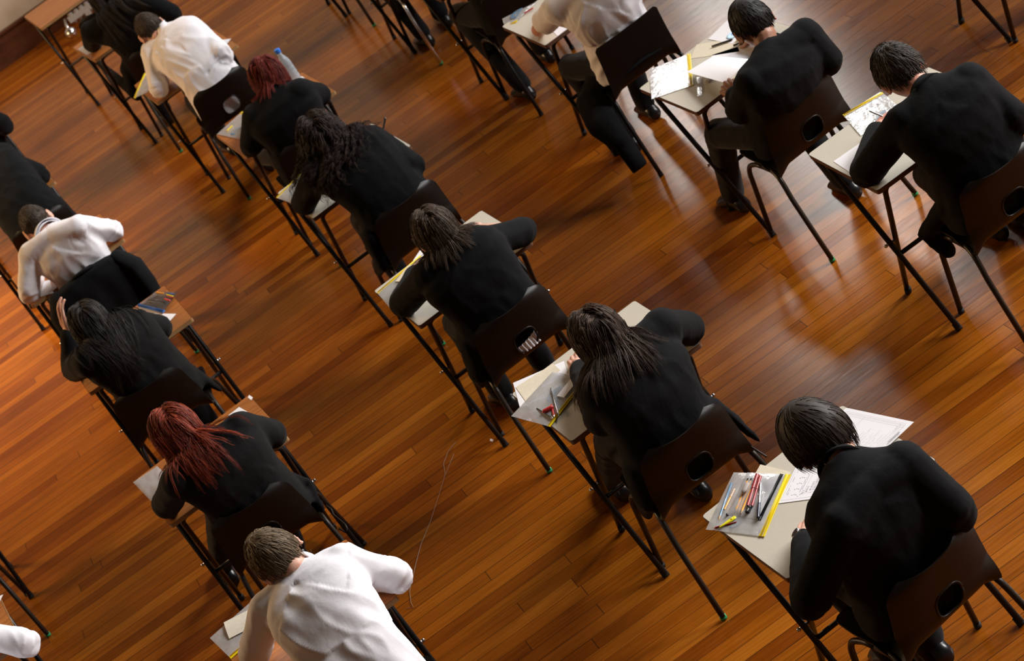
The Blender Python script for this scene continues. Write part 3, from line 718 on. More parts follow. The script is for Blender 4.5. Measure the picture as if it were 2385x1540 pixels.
    # --- hair
    if hair:
        kind, col = hair[0], hair[1]; kw = hair[2] if len(hair) > 2 else {}
        mb = MB(); k = headk
        if kind == 'short':
            th = kw.get('thick', .012); hair_cap(mb, H, R, k, th, kw.get('line', .42), .25, kw.get('nape', -.76))
            short_hair(mb, H, R, k, rng, th, kw.get('count', 1500), kw.get('length', .03), kw.get('line', .42), kw.get('nape', -.76), kw.get('lift', .2), r0=kw.get('r0', .0015))
        else:
            th = kw.pop('thick', .014); hair_cap(mb, H, R, k, th * .35, kw.get('line', .42), .12, kw.get('nape', -.72))
            long_hair(mb, H, R, k, rng, bv, thick=th, **{q: v for q, v in kw.items()})
        part('hair', mb, M['h_' + col], root, org=org)
    return root
# ---------------------------------------------------------------- desks and chairs where they stand
# desk: front-left corner x, y, yaw in degrees, kind, label
DESKS = [
 ('D1', .079, -1.56, .7, 'beige', 'beige exam desk in front of the bowl-haired boy, clear bag of pens on its corner'),
 ('D2', 0., 0., 0., 'beige', 'beige exam desk with open yellow-zip bag and cream sheet, under the long brown-haired girl'),
 ('D3', -.025, 1.636, .5, 'beige', 'beige exam desk with flat yellow-zip bag and cream paper, used by the bobbed student'),
 ('D4', .057, 3.423, .7, 'beige', 'beige exam desk under the curly-haired student with an upright pen'),
 ('D5', .10, 4.79, .6, 'wood', 'orange wood exam desk with the blue-capped water bottle on it'),
 ('D6', .035, 6.581, 0., 'wood', 'orange wood exam desk under the far white-shirted boy, papers poking past his arm'),
 ('D7', -.024, 8.219, 2.4, 'wood', 'orange wood exam desk mostly hidden by the long-haired student near the back wall'),
 ('D8', -.072, 9.795, .9, 'wood', 'orange wood exam desk nearest the back wall, its empty corner lit'),
 ('R1', 1.526, .099, -2.6, 'beige', 'beige exam desk under the grey-haired boy in the black blazer'),
 ('R2', 1.49, 1.678, .6, 'beige', 'beige exam desk covered with white papers, ruler and blue ring'),
 ('R3', 1.50, 3.44, 0., 'beige', 'beige exam desk under the bare elbow of the short-sleeved student'),
 ('R4', 1.50, 4.99, 0., 'beige', 'exam desk whose crossed black legs stand ahead of the slotted chair at the top'),
 ('R5', 1.50, 6.57, 0., 'beige', 'exam desk at the top edge whose black legs stand behind the silver chair leg'),
 ('R6', 1.51, 8.02, 0., 'beige', 'exam desk at the top edge, furthest of its aisle, only leg ends showing'),
 ('L2', -1.283, 3.323, -.9, 'wood', 'orange wood exam desk with the blue-zip pencil case, dark-haired girl leaning on it'),
 ('L3', -1.342, 1.541, 0., 'wood', 'orange wood exam desk with a small white corner sticker, under the red-haired girl'),
 ('L4', -1.441, -.123, 0., 'wood', 'orange wood exam desk under the sandy-haired boy in the white shirt'),
 ('L5', -1.268, 4.883, 0., 'wood', 'orange wood exam desk under the crop-haired boy in the white shirt'),
 ('L6', -1.328, 6.503, 0., 'wood', 'orange wood exam desk by the left picture edge with a lilac paper corner'),
 ('L7', -1.318, 8.041, 0., 'wood', 'orange wood exam desk under the black elbow at the left picture edge'),
 ('M1', -2.68, 3.40, 0., 'wood', 'exam desk cut by the left picture edge, one thick black leg reaching in'),
 ('M2', -2.695, 1.52, 0., 'wood', 'orange wood exam desk cut by the left picture edge beside the white sleeve'),
 ('N1', 2.945, 1.78, 0., 'beige', 'exam desk in the dark top right corner, only its black legs showing'),
]
CHAIRS = [
 ('C1', .375, -2.30, 8., 'round', 'dark brown chair of the bowl-haired boy, lowest at the right'),
 ('C2', .275, -.78, 0., 'round', 'dark brown chair of the long brown-haired girl, its hole filled with black cloth'),
 ('C3', .268, .897, 1.5, 'round', 'dark brown chair with white shirt tail showing in its hole'),
 ('C4', .395, 2.565, 4., 'round', 'dark brown chair of the curly-haired student, behind the bobbed head'),
 ('C5', .394, 4.15, 2., 'round', 'dark brown chair half hidden behind the curly hair'),
 ('C6', .375, 5.88, -2., 'round', 'dark brown chair of the far white-shirted boy, floor seen through its hole'),
 ('C7', .32, 7.43, 0., 'round', 'dark chair under the long-haired student near the back wall, green foot showing'),
 ('C8', .317, 8.97, 0., 'round', 'dark chair nearest the back wall, beside the radiator valve'),
 ('R1', 1.82, -.668, -2., 'round', 'dark brown chair of the grey-haired boy, cut by the right picture edge'),
 ('R2', 1.765, .85, 2., 'round', 'dark brown chair of the boy who holds up a sheet, in deep shadow'),
 ('R3', 1.765, 2.60, 1., 'slot', 'dark flat-backed chair with a slot, white short-sleeved student on it'),
 ('R4', 1.77, 4.17, 0., 'slot', 'dark slotted chair cut by the top edge, beside the crossed desk legs'),
 ('R5', 1.77, 5.80, 0., 'round', 'chair at the top edge, only its shiny and dark feet showing'),
 ('R6', 1.80, 7.18, 0., 'round', 'chair at the top edge furthest along the aisle, one foot showing'),
 ('L2', -1.023, 2.629, -13., 'round', 'dark brown chair of the dark long-haired girl, turned towards the aisle'),
 ('L3', -1.011, .904, -9., 'round', 'dark brown chair between the red hair and the sandy head'),
 ('L4', -1.085, -.93, -4., 'round', 'dark brown chair under the sandy-haired boy, cut by the bottom edge'),
 ('L5', -.93, 4.40, -4., 'round', 'dark chair with a black blazer hung over its back'),
 ('L6', -.945, 5.73, -4., 'round', 'dark brown chair behind the cropped head at the left picture edge'),
 ('M1', -2.35, 2.61, 0., 'round', 'chair at the left picture edge, two thin brown legs reaching in'),
 ('M2', -2.36, .62, 0., 'round', 'chair of the white sleeve in the bottom left corner'),
 ('N1', 3.21, .90, 0., 'round', 'chair in the dark top right corner'),
]
DC = {}
def furniture():
    protos = {}
    for key, x, y, a, kind, label in DESKS:
        t = math.radians(a); c = V3(x + .3 * math.cos(t) + .3 * math.sin(t), y + .3 * math.sin(t) - .3 * math.cos(t), 0); DC[key] = c
        if kind not in protos: protos[kind] = make_desk(kind, label); protos[kind].location = c; protos[kind].rotation_euler = (0, 0, t)
        else: dup(protos[kind], c, t, label)
    for key, x, y, a, style, label in CHAIRS:
        t = math.radians(a)
        if style not in protos: protos[style] = make_chair(style, label, 'brown_metal' if style == 'round' else 'black_metal', 'green' if style == 'round' else 'rubber'); protos[style].location = (x, y, 0); protos[style].rotation_euler = (0, 0, t)
        else:
            r = dup(protos[style], (x, y, 0), t, label)
            if key == 'R5':
                for ch in r.children:
                    if ch.name.startswith('leg') and ch.data.vertices[0].co.x < 0: ch.data = ch.data.copy(); ch.data.materials[0] = M['steel']; ch['label'] = 'shiny worn leg'; break
CH = {k: (x, y) for k, x, y, *_ in CHAIRS}
def W_(key, dx, dy, z=.748): return DC[key] + V3(dx, dy, z)

def people():
    person('C1', 'boy with dark bowl-cut hair and black blazer, wristwatch on his left wrist', CH['C1'], V3(0.4035, -2.1592, 1.0400), (-6, 44, -6), (V3(0.2572, -2.4358, 0.9250), V3(0.5236, -2.3912, 0.9300)), (V3(0.0539, -2.3794, 0.7350), V3(0.5695, -2.4957, 0.7200)), (V3(0.2144, -2.1007, 0.7520), W_('D1', .13, -.20)),
        hair=('short', 'bowl', dict(thick=.026, count=2600, length=.075, line=.10, nape=-.80, lift=.05, r0=.0011)), hands=(dict(d=V3(0.3166, -1.9919, 0.7560) - V3(0.2144, -2.1007, 0.7520), curl=(58, 62, 35)), None), seed=1, neck_fwd=.125, neck_up=.075, feet=((.30, -1.95, 0), V3(0.4109, -1.9974, 0.0000)), headk=1.06, skin='skin')
    person('C2', 'girl with shoulder-length brown hair and black blazer, bent low over a desk', CH['C2'], V3(0.2571, -0.7240, 1.0300), (-5, 48, 4), (V3(0.1422, -0.8305, 0.9200), V3(0.4768, -0.7308, 0.9250)), (V3(0.1095, -0.7315, 0.7650), V3(0.6090, -0.5592, 0.7550)), (W_('D2', -.06, .08), W_('D2', .10, .02)),
        hair=('long', 'brown', dict(thick=.020, count=5200, length=.27, sweep=(-.3, -.12, -.95), fan=.1, down=.4, part_x=.05, spread=.35, r0=.0011, line=.3)), seed=2, tails=[((V3(.47, -.83, .60), V3(.50, -.86, .50), V3(0.5207, -0.8967, 0.4200)), (.05, .045, .02), .45), ((V3(.09, -.83, .58), V3(.07, -.82, .46), V3(0.0814, -0.6290, 0.3000)), (.06, .055, .03), .6)],
        feet=((.16, .10, 0), (.36, -.28, 0)))
    person('C3', 'student with a brown bob and black blazer, right sleeve pushed up baring the forearm', CH['C3'], V3(0.2581, 0.9620, 1.0300), (-6, 46, 4), (V3(0.1198, 0.9180, 0.9200), V3(0.3412, 0.8716, 0.9200)), (V3(-0.0131, 1.2063, 0.7600), V3(0.5846, 1.0199, 0.7700)), (W_('D3', -.12, .10), V3(0.4321, 1.3730, 0.7850)),
        hair=('long', 'brown2', dict(thick=.016, count=4600, length=.155, sweep=(0, -.05, -1.), down=.4, part_x=-.02, spread=.2, r0=.0011, line=.25)), sleeve=(1., .51), seed=3, hands=(None, dict(d=(-.75, .55, .1), curl=(30, 35, 20))), tails=[((V3(.08, .86, .58), V3(.05, .88, .45), V3(0.0583, 1.0316, 0.3300)), (.06, .06, .03), .6)])
    person('C4', 'student with long dark curly hair and black blazer, pen upright in hand', CH['C4'], V3(0.3112, 2.7510, 1.0300), (0, 46, 0), (V3(0.1781, 2.7051, 0.9200), V3(0.4953, 2.6425, 0.9200)), (V3(0.0754, 2.9507, 0.7500), V3(0.5724, 2.5185, 0.7200)), (W_('D4', -.14, .10), V3(0.6014, 3.0860, 0.7500)),
        hair=('long', 'curly', dict(thick=.034, count=4200, length=.31, sweep=(-.18, -.12, -1.), down=.4, spread=.35, curl=.010, steps=20, r0=.0011, line=.2, vol=1.2)), seed=4, tails=[((V3(.20, 2.50, .58), V3(.18, 2.50, .44), V3(0.1610, 2.6448, 0.3600)), (.06, .055, .03), .6)])
    person('C5', 'girl with short deep-red hair pinned up, black blazer, beside a water bottle', CH['C5'], V3(0.4567, 4.1392, 1.0000), (-6, 38, 6), (V3(0.2600, 4.0641, 0.9000), V3(0.5148, 3.9636, 0.9000)), (V3(0.1515, 4.1270, 0.7500), V3(0.6262, 4.1411, 0.7500)), (W_('D5', -.12, .05), W_('D5', .10, -.05)),
        hair=('long', 'redshort', dict(thick=.022, count=3400, length=.16, sweep=(-.5, -.2, -.8), down=.4, part_x=.3, spread=.5, r0=.0011, line=.3, nape=-.35)), seed=5, feet=((.36, 5.85, 0), (.55, 4.55, 0)))
    person('C6', 'boy with cropped dark hair in a white shirt, leaning forward, far along the aisle', CH['C6'], V3(0.2645, 6.2294, 1.0300), (0, 40, -6), (V3(0.2082, 6.1956, 0.9300), V3(0.4807, 6.0085, 0.9300)), (V3(0.0884, 5.9888, 0.7500), V3(0.5137, 5.7770, 0.7500)), (W_('D6', -.12, .05), W_('D6', .12, .0)),
        top='shirt', hair=('short', 'crop', dict(thick=.010, count=1500, length=.03)), seed=6, feet=((.30, 6.5, 0), (.50, 6.3, 0)))
    person('C7', 'long dark-haired student in black blazer cut by the top edge, near the back wall', CH['C7'], V3(0.2668, 7.8448, 1.0300), (0, 44, 0), (V3(0.0797, 7.4290, 0.9300), V3(0.4634, 7.1777, 0.9300)), (W_('D7', -.22, -.1, .75), V3(0.5597, 7.1760, 0.7600)), (W_('D7', -.12, .05), W_('D7', .12, .0)),
        hair=('long', 'dark', dict(thick=.014, count=2200, length=.46, sweep=(.06, -.85, -.45), cling=.4, spread=.3, r0=.0011, line=.3)), seed=7, tails=[((V3(.12, 7.42, .58), V3(.08, 7.44, .42), V3(0.1067, 8.9449, 0.3600)), (.07, .06, .03), .6)])
    person('R1', 'boy with greying dark cropped hair, red ear and black blazer, pen in left hand', CH['R1'], V3(1.8114, -0.4747, 1.0300), (2, 40, -3), (V3(1.6869, -0.6072, 0.9250), V3(1.9533, -0.6736, 0.9300)), (V3(1.5154, -0.4020, 0.7420), V3(1.9964, -0.7953, 0.7350)), (V3(1.7384, -0.1730, 0.7520), W_('R1', .13, -.22)),
        hair=('short', 'grey', dict(thick=.012, count=1900, length=.034, line=.4, lift=.6)), skin='skin_ruddy', hands=(dict(d=V3(1.8180, -0.1679, 0.7650) - V3(1.7384, -0.1730, 0.7520), curl=(45, 60, 40), thumb=(30, 30)), None), seed=8, knees=((1.80, -.25, .5), (1.98, -.25, .5)), feet=((1.98, -.10, 0), (2.08, -.22, 0)), tails=[((V3(1.68, -.66, .58), V3(1.6123, -0.4796, 0.4300), V3(1.6151, -0.5360, 0.3500)), (.07, .065, .04), .6)])
    person('R2', 'boy with short black hair and black blazer, holding up a white sheet', CH['R2'], V3(1.8362, 0.8235, 1.0200), (2, 38, 0), (V3(1.6431, 0.6433, 0.8600), V3(1.9579, 0.6889, 0.8700)), (V3(1.5880, 0.8337, 0.7000), V3(1.9866, 0.6578, 0.7000)), (V3(1.6073, 0.8147, 0.7900), W_('R2', .16, -.12)),
        hair=('short', 'black', dict(thick=.015, count=1700, length=.03, line=.4, nape=-.78, lift=.15)), skin='skin_brown', hands=(dict(d=V3(1.6083, 0.9005, 0.8200) - V3(1.6073, 0.8147, 0.7900), n=(-.3, -.5, .8), curl=(48, 50, 30), thumb=(24, 8)), None), seed=9, feet=((1.57, 1.50, 0), (1.88, .95, 0)), knees=((1.58, 1.24, .50), (1.90, 1.24, .5)))
    person('R3', 'student in white short-sleeved shirt cut by the top edge, bare left elbow on desk', CH['R3'], V3(1.7588, 2.6291, 1.0300), (-6, 44, 0), (V3(1.5874, 2.6061, 0.9200), V3(1.8630, 2.3956, 0.9200)), (V3(1.5385, 2.9775, 0.7450), V3(1.9620, 2.4901, 0.7450)), (W_('R3', -.12, -.02), W_('R3', .12, .02)),
        top='shirt', hair=('short', 'crop', dict(thick=.012, count=700)), sleeve=(.25, .25), seed=10, skin='skin_ruddy', feet=((1.60, 2.78, 0), (1.82, 2.97, 0)), knees=((1.58, 2.95, .5), (1.90, 3.0, .5)))
    person('R4', 'seated person in black trousers cut by the top edge, behind the crossed desk legs', CH['R4'], W_('R4', 0, -.34, 1.03), (0, 44, 0), (W_('R4', -.19, -.42, .92), W_('R4', .19, -.42, .92)), (W_('R4', -.30, -.2, .75), W_('R4', .3, -.2, .75)), (W_('R4', -.12, .05), W_('R4', .12, .0)),
        hair=('short', 'crop', dict(thick=.012, count=500)), seed=11, feet=((1.60, 4.22, 0), (1.87, 4.50, 0)), knees=((1.60, 4.62, .5), (1.9, 4.6, .5)))
    person('R5', 'person cut by the top edge, dark trouser legs beside the silver chair leg', CH['R5'], W_('R5', 0, -.34, 1.03), (0, 44, 0), (W_('R5', -.19, -.42, .92), W_('R5', .19, -.42, .92)), (W_('R5', -.30, -.2, .75), W_('R5', .3, -.2, .75)), (W_('R5', -.12, .05), W_('R5', .12, .0)),
        hair=('short', 'crop', dict(thick=.012, count=400)), seed=12, feet=((1.62, 5.95, 0), (1.80, 6.05, 0)), knees=((1.62, 6.2, .5), (1.9, 6.2, .5)))
    person('L2', 'girl with long dark straight hair and black blazer, head resting on her left hand', CH['L2'], V3(-1.1264, 2.5388, 1.0400), (-4, 48, 6), (V3(-1.2062, 2.5078, 0.9200), V3(-0.9531, 2.5979, 0.9250)), (V3(-1.2850, 2.9806, 0.7550), V3(-0.8346, 2.7191, 0.7550)), (V3(-1.1935, 2.9758, 0.9300), W_('L2', .02, .06)),
        top='blazer_warm', hair=('long', 'dark', dict(thick=.014, count=5000, length=.44, sweep=(.05, -.55, -.8), fan=-.5, cling=.3, down=.4, part_x=.05, spread=.14, r0=.0011, steps=20, line=.3)), hands=(dict(d=(.12, .10, 1.), n=(-1, -.25, .1), curl=(18, 22, 15)), None), seed=13, tails=[((V3(-.86, 2.62, .58), V3(-.83, 2.60, .48), V3(-0.7954, 2.5668, 0.4000)), (.06, .055, .025), .5)])
    person('L3', 'girl with long bright red hair and black blazer', CH['L3'], V3(-1.0992, 0.9266, 1.0300), (-5, 46, 0), (V3(-1.2057, 0.7715, 0.9200), V3(-0.8817, 0.8059, 0.9250)), (V3(-1.3109, 1.0192, 0.7550), V3(-0.7761, 0.9314, 0.7550)), (W_('L3', -.10, .05), W_('L3', .10, .06)),
        top='blazer_warm', hair=('long', 'red', dict(thick=.020, count=5200, length=.36, sweep=(.14, -.3, -.95), fan=.0, cling=.2, down=.4, part_x=.1, spread=.3, curl=.0022, r0=.0011, line=.3)), seed=14, feet=((-1.28, 1.62, 0), (-.98, 1.35, 0)), tails=[((V3(-.84, .90, .58), V3(-.80, .93, .48), V3(-0.8100, 0.8064, 0.4200)), (.05, .05, .025), .5)])
    person('L4', 'boy with short sandy hair in a white shirt, cut by the bottom edge', CH['L4'], V3(-1.0899, -0.5778, 1.0400), (0, 42, -18), (V3(-1.2241, -0.6024, 0.9250), V3(-0.9154, -0.6999, 0.9400)), (V3(-1.3679, -0.5200, 0.7600), V3(-0.7828, -0.7344, 0.7600)), (W_('L4', -.10, .05), W_('L4', .10, .08)),
        top='shirt', hair=('short', 'sandy', dict(thick=.014, count=2300, length=.034, line=.42, nape=-.74)), seed=15, headk=1.04, neck_up=.035, neck_fwd=.04)
    person('L5', 'boy with cropped dark hair in a white shirt, his black blazer hung behind him', CH['L5'], V3(-1.0223, 4.5837, 1.0200), (8, 42, -11), (V3(-1.1039, 4.3493, 0.9250), V3(-0.8208, 4.2059, 0.9350)), (V3(-1.2504, 4.3253, 0.7500), V3(-0.6752, 4.3131, 0.7600)), (W_('L5', -.12, .05), W_('L5', .10, .10)),
        top='shirt', hair=('short', 'crop', dict(thick=.008, count=1900, length=.02, line=.42, nape=-.8)), seed=16, neck_up=.03, neck_fwd=.06)
    person('L6', 'person in black blazer cut by the left edge, sleeve resting beside a lilac page', CH['L6'], V3(-1.0357, 6.6588, 1.0300), (0, 44, 0), (V3(-1.1490, 6.2906, 0.9300), V3(-0.8808, 6.0823, 0.9300)), (W_('L6', -.3, -.25, .75), V3(-0.7635, 5.9823, 0.7550)), (W_('L6', -.12, .05), W_('L6', .08, .06)),
        hair=('short', 'dark', dict(thick=.014, count=400)), seed=17)
    person('L7', 'person in black blazer cut by the left edge, only a rounded elbow showing', (-.95, 7.5), V3(-1.0048, 8.2338, 1.0300), (0, 44, 0), (V3(-1.1206, 7.8080, 0.9300), V3(-0.8377, 7.5189, 0.9300)), (W_('L7', -.3, -.25, .75), V3(-0.7129, 7.3630, 0.7600)), (W_('L7', -.12, .05), W_('L7', .06, .06)),
        hair=('short', 'dark', dict(thick=.014, count=300)), seed=18)
    person('M2', 'person in white shirt cut by the left edge, only a white elbow showing', CH['M2'], W_('M2', -.02, -.34, 1.03), (0, 44, 0), (W_('M2', -.20, -.42, .92), W_('M2', .16, -.40, .93)), (W_('M2', -.30, -.2, .75), V3(-2.0434, 0.6888, 0.7650)), (W_('M2', -.12, .05), W_('M2', .08, .06)),
        top='shirt', hair=('short', 'crop', dict(thick=.012, count=400)), seed=19)
    person('N1', 'person in black trousers in the dark top right corner', CH['N1'], W_('N1', 0, -.34, 1.03), (0, 44, 0), (W_('N1', -.19, -.42, .92), W_('N1', .19, -.42, .92)), (W_('N1', -.30, -.2, .75), W_('N1', .3, -.2, .75)), (W_('N1', -.12, .05), W_('N1', .12, .0)),
        hair=('short', 'crop', dict(thick=.012, count=300)), seed=20, feet=((3.36, 1.15, 0), (3.5, 1.15, 0)))
# ---------------------------------------------------------------- things on the desks
def bil(q, u, v): return (q[0] * (1 - u) + q[1] * u) * (1 - v) + (q[3] * (1 - u) + q[2] * u) * v
def sheet_mb(q, th=.0007, lift=None, n=10, mb=None):
    mb = mb or MB(); q = [np.asarray(p, float) for p in q]
    if np.cross(q[1] - q[0], q[3] - q[0])[2] < 0: q = [q[0], q[3], q[2], q[1]]
    top = []
    for j in range(n + 1):
        for i in range(n + 1):
            u, v = i / n, j / n; p = bil(q, u, v)
            if lift: p = p + V3(0, 0, lift(u, v))
            top.append(p)
    N = (n + 1) ** 2; bot = [p - V3(0, 0, th) for p in top]; fs = []
    for j in range(n):
        for i in range(n):
            a = j * (n + 1) + i; f = (a, a + 1, a + n + 2, a + n + 1); fs.append(f); fs.append(tuple(N + k for k in reversed(f)))
    edge = [i for i in range(n)] + [(j + 1) * (n + 1) - 1 for j in range(n)] + [N - 1 - i for i in range(n)] + [N - 1 - n - j * (n + 1) for j in range(n)]
    for k in range(len(edge)):
        a, b = edge[k], edge[(k + 1) % len(edge)]; fs.append((b, a, N + a, N + b))
    mb.add(top + bot, fs); return mb
def sheet(name, label, q, m='paper', cat='paper', lift=None, th=.0007, group=None):
    return single(name, sheet_mb(q, th, lift), M[m], label, cat, group, ang=60)
def bag(name, label, q, zipm='yellow', zw=.020, fat=.006, m='clear', cat='pencil case', group='clear pencil cases', seed=0, zh=.002, fold=None):
    """a flat clear pouch; the zip runs along q[0]-q[1]"""
    q = [np.asarray(p, float) for p in q]; c = sum(q) / 4; r = thing(name, label, cat, c, 0, group)
    def up(u, v): return fat * (16 * u * (1 - u) * v * (1 - v)) ** .5 * (.75 + .5 * noise.noise(Vector((u * 4 + seed, v * 4, seed)))) + .0009 * noise.noise(Vector((u * 11, v * 11, seed))) + .0012
    mb = MB(); n = 16
    for sgn in (1, 0):
        vs = []
        for j in range(n + 1):
            for i in range(n + 1): vs.append(bil(q, i / n, j / n) + V3(0, 0, up(i / n, j / n) if sgn else .0002))
        fs = [(j * (n + 1) + i, j * (n + 1) + i + 1, (j + 1) * (n + 1) + i + 1, (j + 1) * (n + 1) + i) for j in range(n) for i in range(n)]
        if (np.cross(q[1] - q[0], q[3] - q[0])[2] < 0) == bool(sgn): fs = [tuple(reversed(f)) for f in fs]
        mb.add(vs, fs)
    part('pouch', mb, M[m], r, org=c)
    if zipm:
        inn = nrm((q[3] + q[2]) / 2 - (q[0] + q[1]) / 2); a, b = q[0] - inn * zw * .35, q[1] - inn * zw * .35
        z = V3(0, 0, .0016)
        mb = sheet_mb([a + z, b + z, b + z + inn * zw, a + z + inn * zw], .0014 + zh * .2, lambda u, v: .0012 * math.sin(v * PI) + .0008 * math.sin(u * 9 + seed))
        zp = part('zip_strip', mb, M[zipm], r, org=c, ang=50)
        mb = MB(); d = nrm(b - a)
        for s in (.42, .60): mb.tube([a + inn * zw * s + z * 2 + V3(0, 0, .0012) + d * .003, b + inn * zw * s + z * 2 + V3(0, 0, .0012) - d * .003], .0011, 6)
        part('zip_track', mb, M[zipm], zp, org=c)
    return r
def pen(name, label, a, b, r=.0042, body='blackp', tip=None, capm=None, cat='pen', group=None, hexa=False, capl=.35, tipl=.10):
    """b is the writing end"""
    a, b = np.asarray(a, float), np.asarray(b, float); L = np.linalg.norm(b - a); d = (b - a) / L; c = (a + b) / 2
    o = thing(name, label, cat, c, 0, group); n = 6 if hexa else 12
    mb = MB(); t0 = L * tipl; mb.tube([a, a + d * .001, b - d * t0], [r * .8, r, r], n); part('barrel', mb, M[body], o, not hexa, 40, org=c)
    mb = MB(); mb.tube([b - d * t0, b - d * t0 * .35, b], [r * .97, r * .45, r * .10], n); part('tip', mb, M[tip or body], o, True, 40, org=c)
    if capm:
        mb = MB(); mb.tube([a - d * .001, a, a + d * L * capl], [r * .9, r * 1.22, r * 1.22], n); mb.box(a + d * L * capl * .45 + V3(0, 0, r * 1.35), (.003, .003, .0015)); part('cap', mb, M[capm], o, True, 40, org=c)
    return o
def protractor(label, c, rx, ang=0., full=False, m='protr', group='blue protractors'):
    o = thing('protractor', label, 'protractor', c, math.radians(ang), group)
    mb = MB(); n = 40; a1 = 2 * PI if full else PI
    def ring(r0, r1, z0, z1, aa):
        A = [aa * k / n for k in range(n + 1)]; P = lambda r, z: [V3(math.cos(a) * r, math.sin(a) * r, z) for a in A]
        rows = [P(r0, z0), P(r1, z0), P(r1, z1), P(r0, z1)]
        for k in range(4):
            A_, B_ = rows[k], rows[(k + 1) % 4]; mb.add(A_ + B_, [(i, i + 1, n + 2 + i, n + 1 + i) for i in range(n)])
    ring(rx * .52, rx, 0, .0014, a1)
    if not full: mb.box((0, -rx * .07, .0007), (rx * 2, rx * .16, .0014))
    mb.box((0, rx * .25 if not full else 0, .0007), (rx * .09, rx * (.5 if not full else 1.05), .0014)); mb.box((0, .0, .0008), (rx * 1.05, rx * .10, .0014))
    part('plate', mb, M[m], o, False)
    mb = MB()
    for k in range(0, 37 if not full else 72):
        a = PI * k / 36; l = .90 if k % 2 else .84
        d = V3(math.cos(a), math.sin(a), 0); mb.box(d * rx * (l + .985) / 2 + V3(0, 0, .0016), (rx * (.985 - l), .0004, .0003), np.array(Matrix.Rotation(a, 3, 'Z')))
    part('scale_marks', mb, M['ink'], o, False); return o
def text_mesh(mb, s, p, u, v, h):
    """printed or handwritten characters laid on a sheet at p, baseline along u"""
    cu = bpy.data.curves.new('t', 'FONT'); cu.body = s; cu.size = h; o = bpy.data.objects.new('t', cu); COL.objects.link(o)
    me = bpy.data.meshes.new_from_object(o.evaluated_get(bpy.context.evaluated_depsgraph_get()))
    mb.add([p + u * w.co.x + v * w.co.y + V3(0, 0, .0003) for w in me.vertices], [tuple(f.vertices) for f in me.polygons])
    bpy.data.objects.remove(o); bpy.data.curves.remove(cu); bpy.data.meshes.remove(me)
def dash_line(mb, p, u, v, L, h, seed, dens=.75):
    rg = random.Random(seed); x = 0
    while x < L:
        w = rg.uniform(.002, .007)
        if rg.random() < dens: mb.add([p + u * x + V3(0, 0, .0003), p + u * min(x + w, L) + V3(0, 0, .0003), p + u * min(x + w, L) + v * h + V3(0, 0, .0003), p + u * x + v * h + V3(0, 0, .0003)], [(0, 1, 2, 3)])
        x += w + .0016
def rule(mb, a, b, w=.0005):
    a, b = np.asarray(a), np.asarray(b); d = nrm(b - a); n = np.cross(V3(0, 0, 1), d) * w / 2; z = V3(0, 0, .0003)
    mb.add([a - n + z, b - n + z, b + n + z, a + n + z], [(0, 1, 2, 3)])
T = .7112
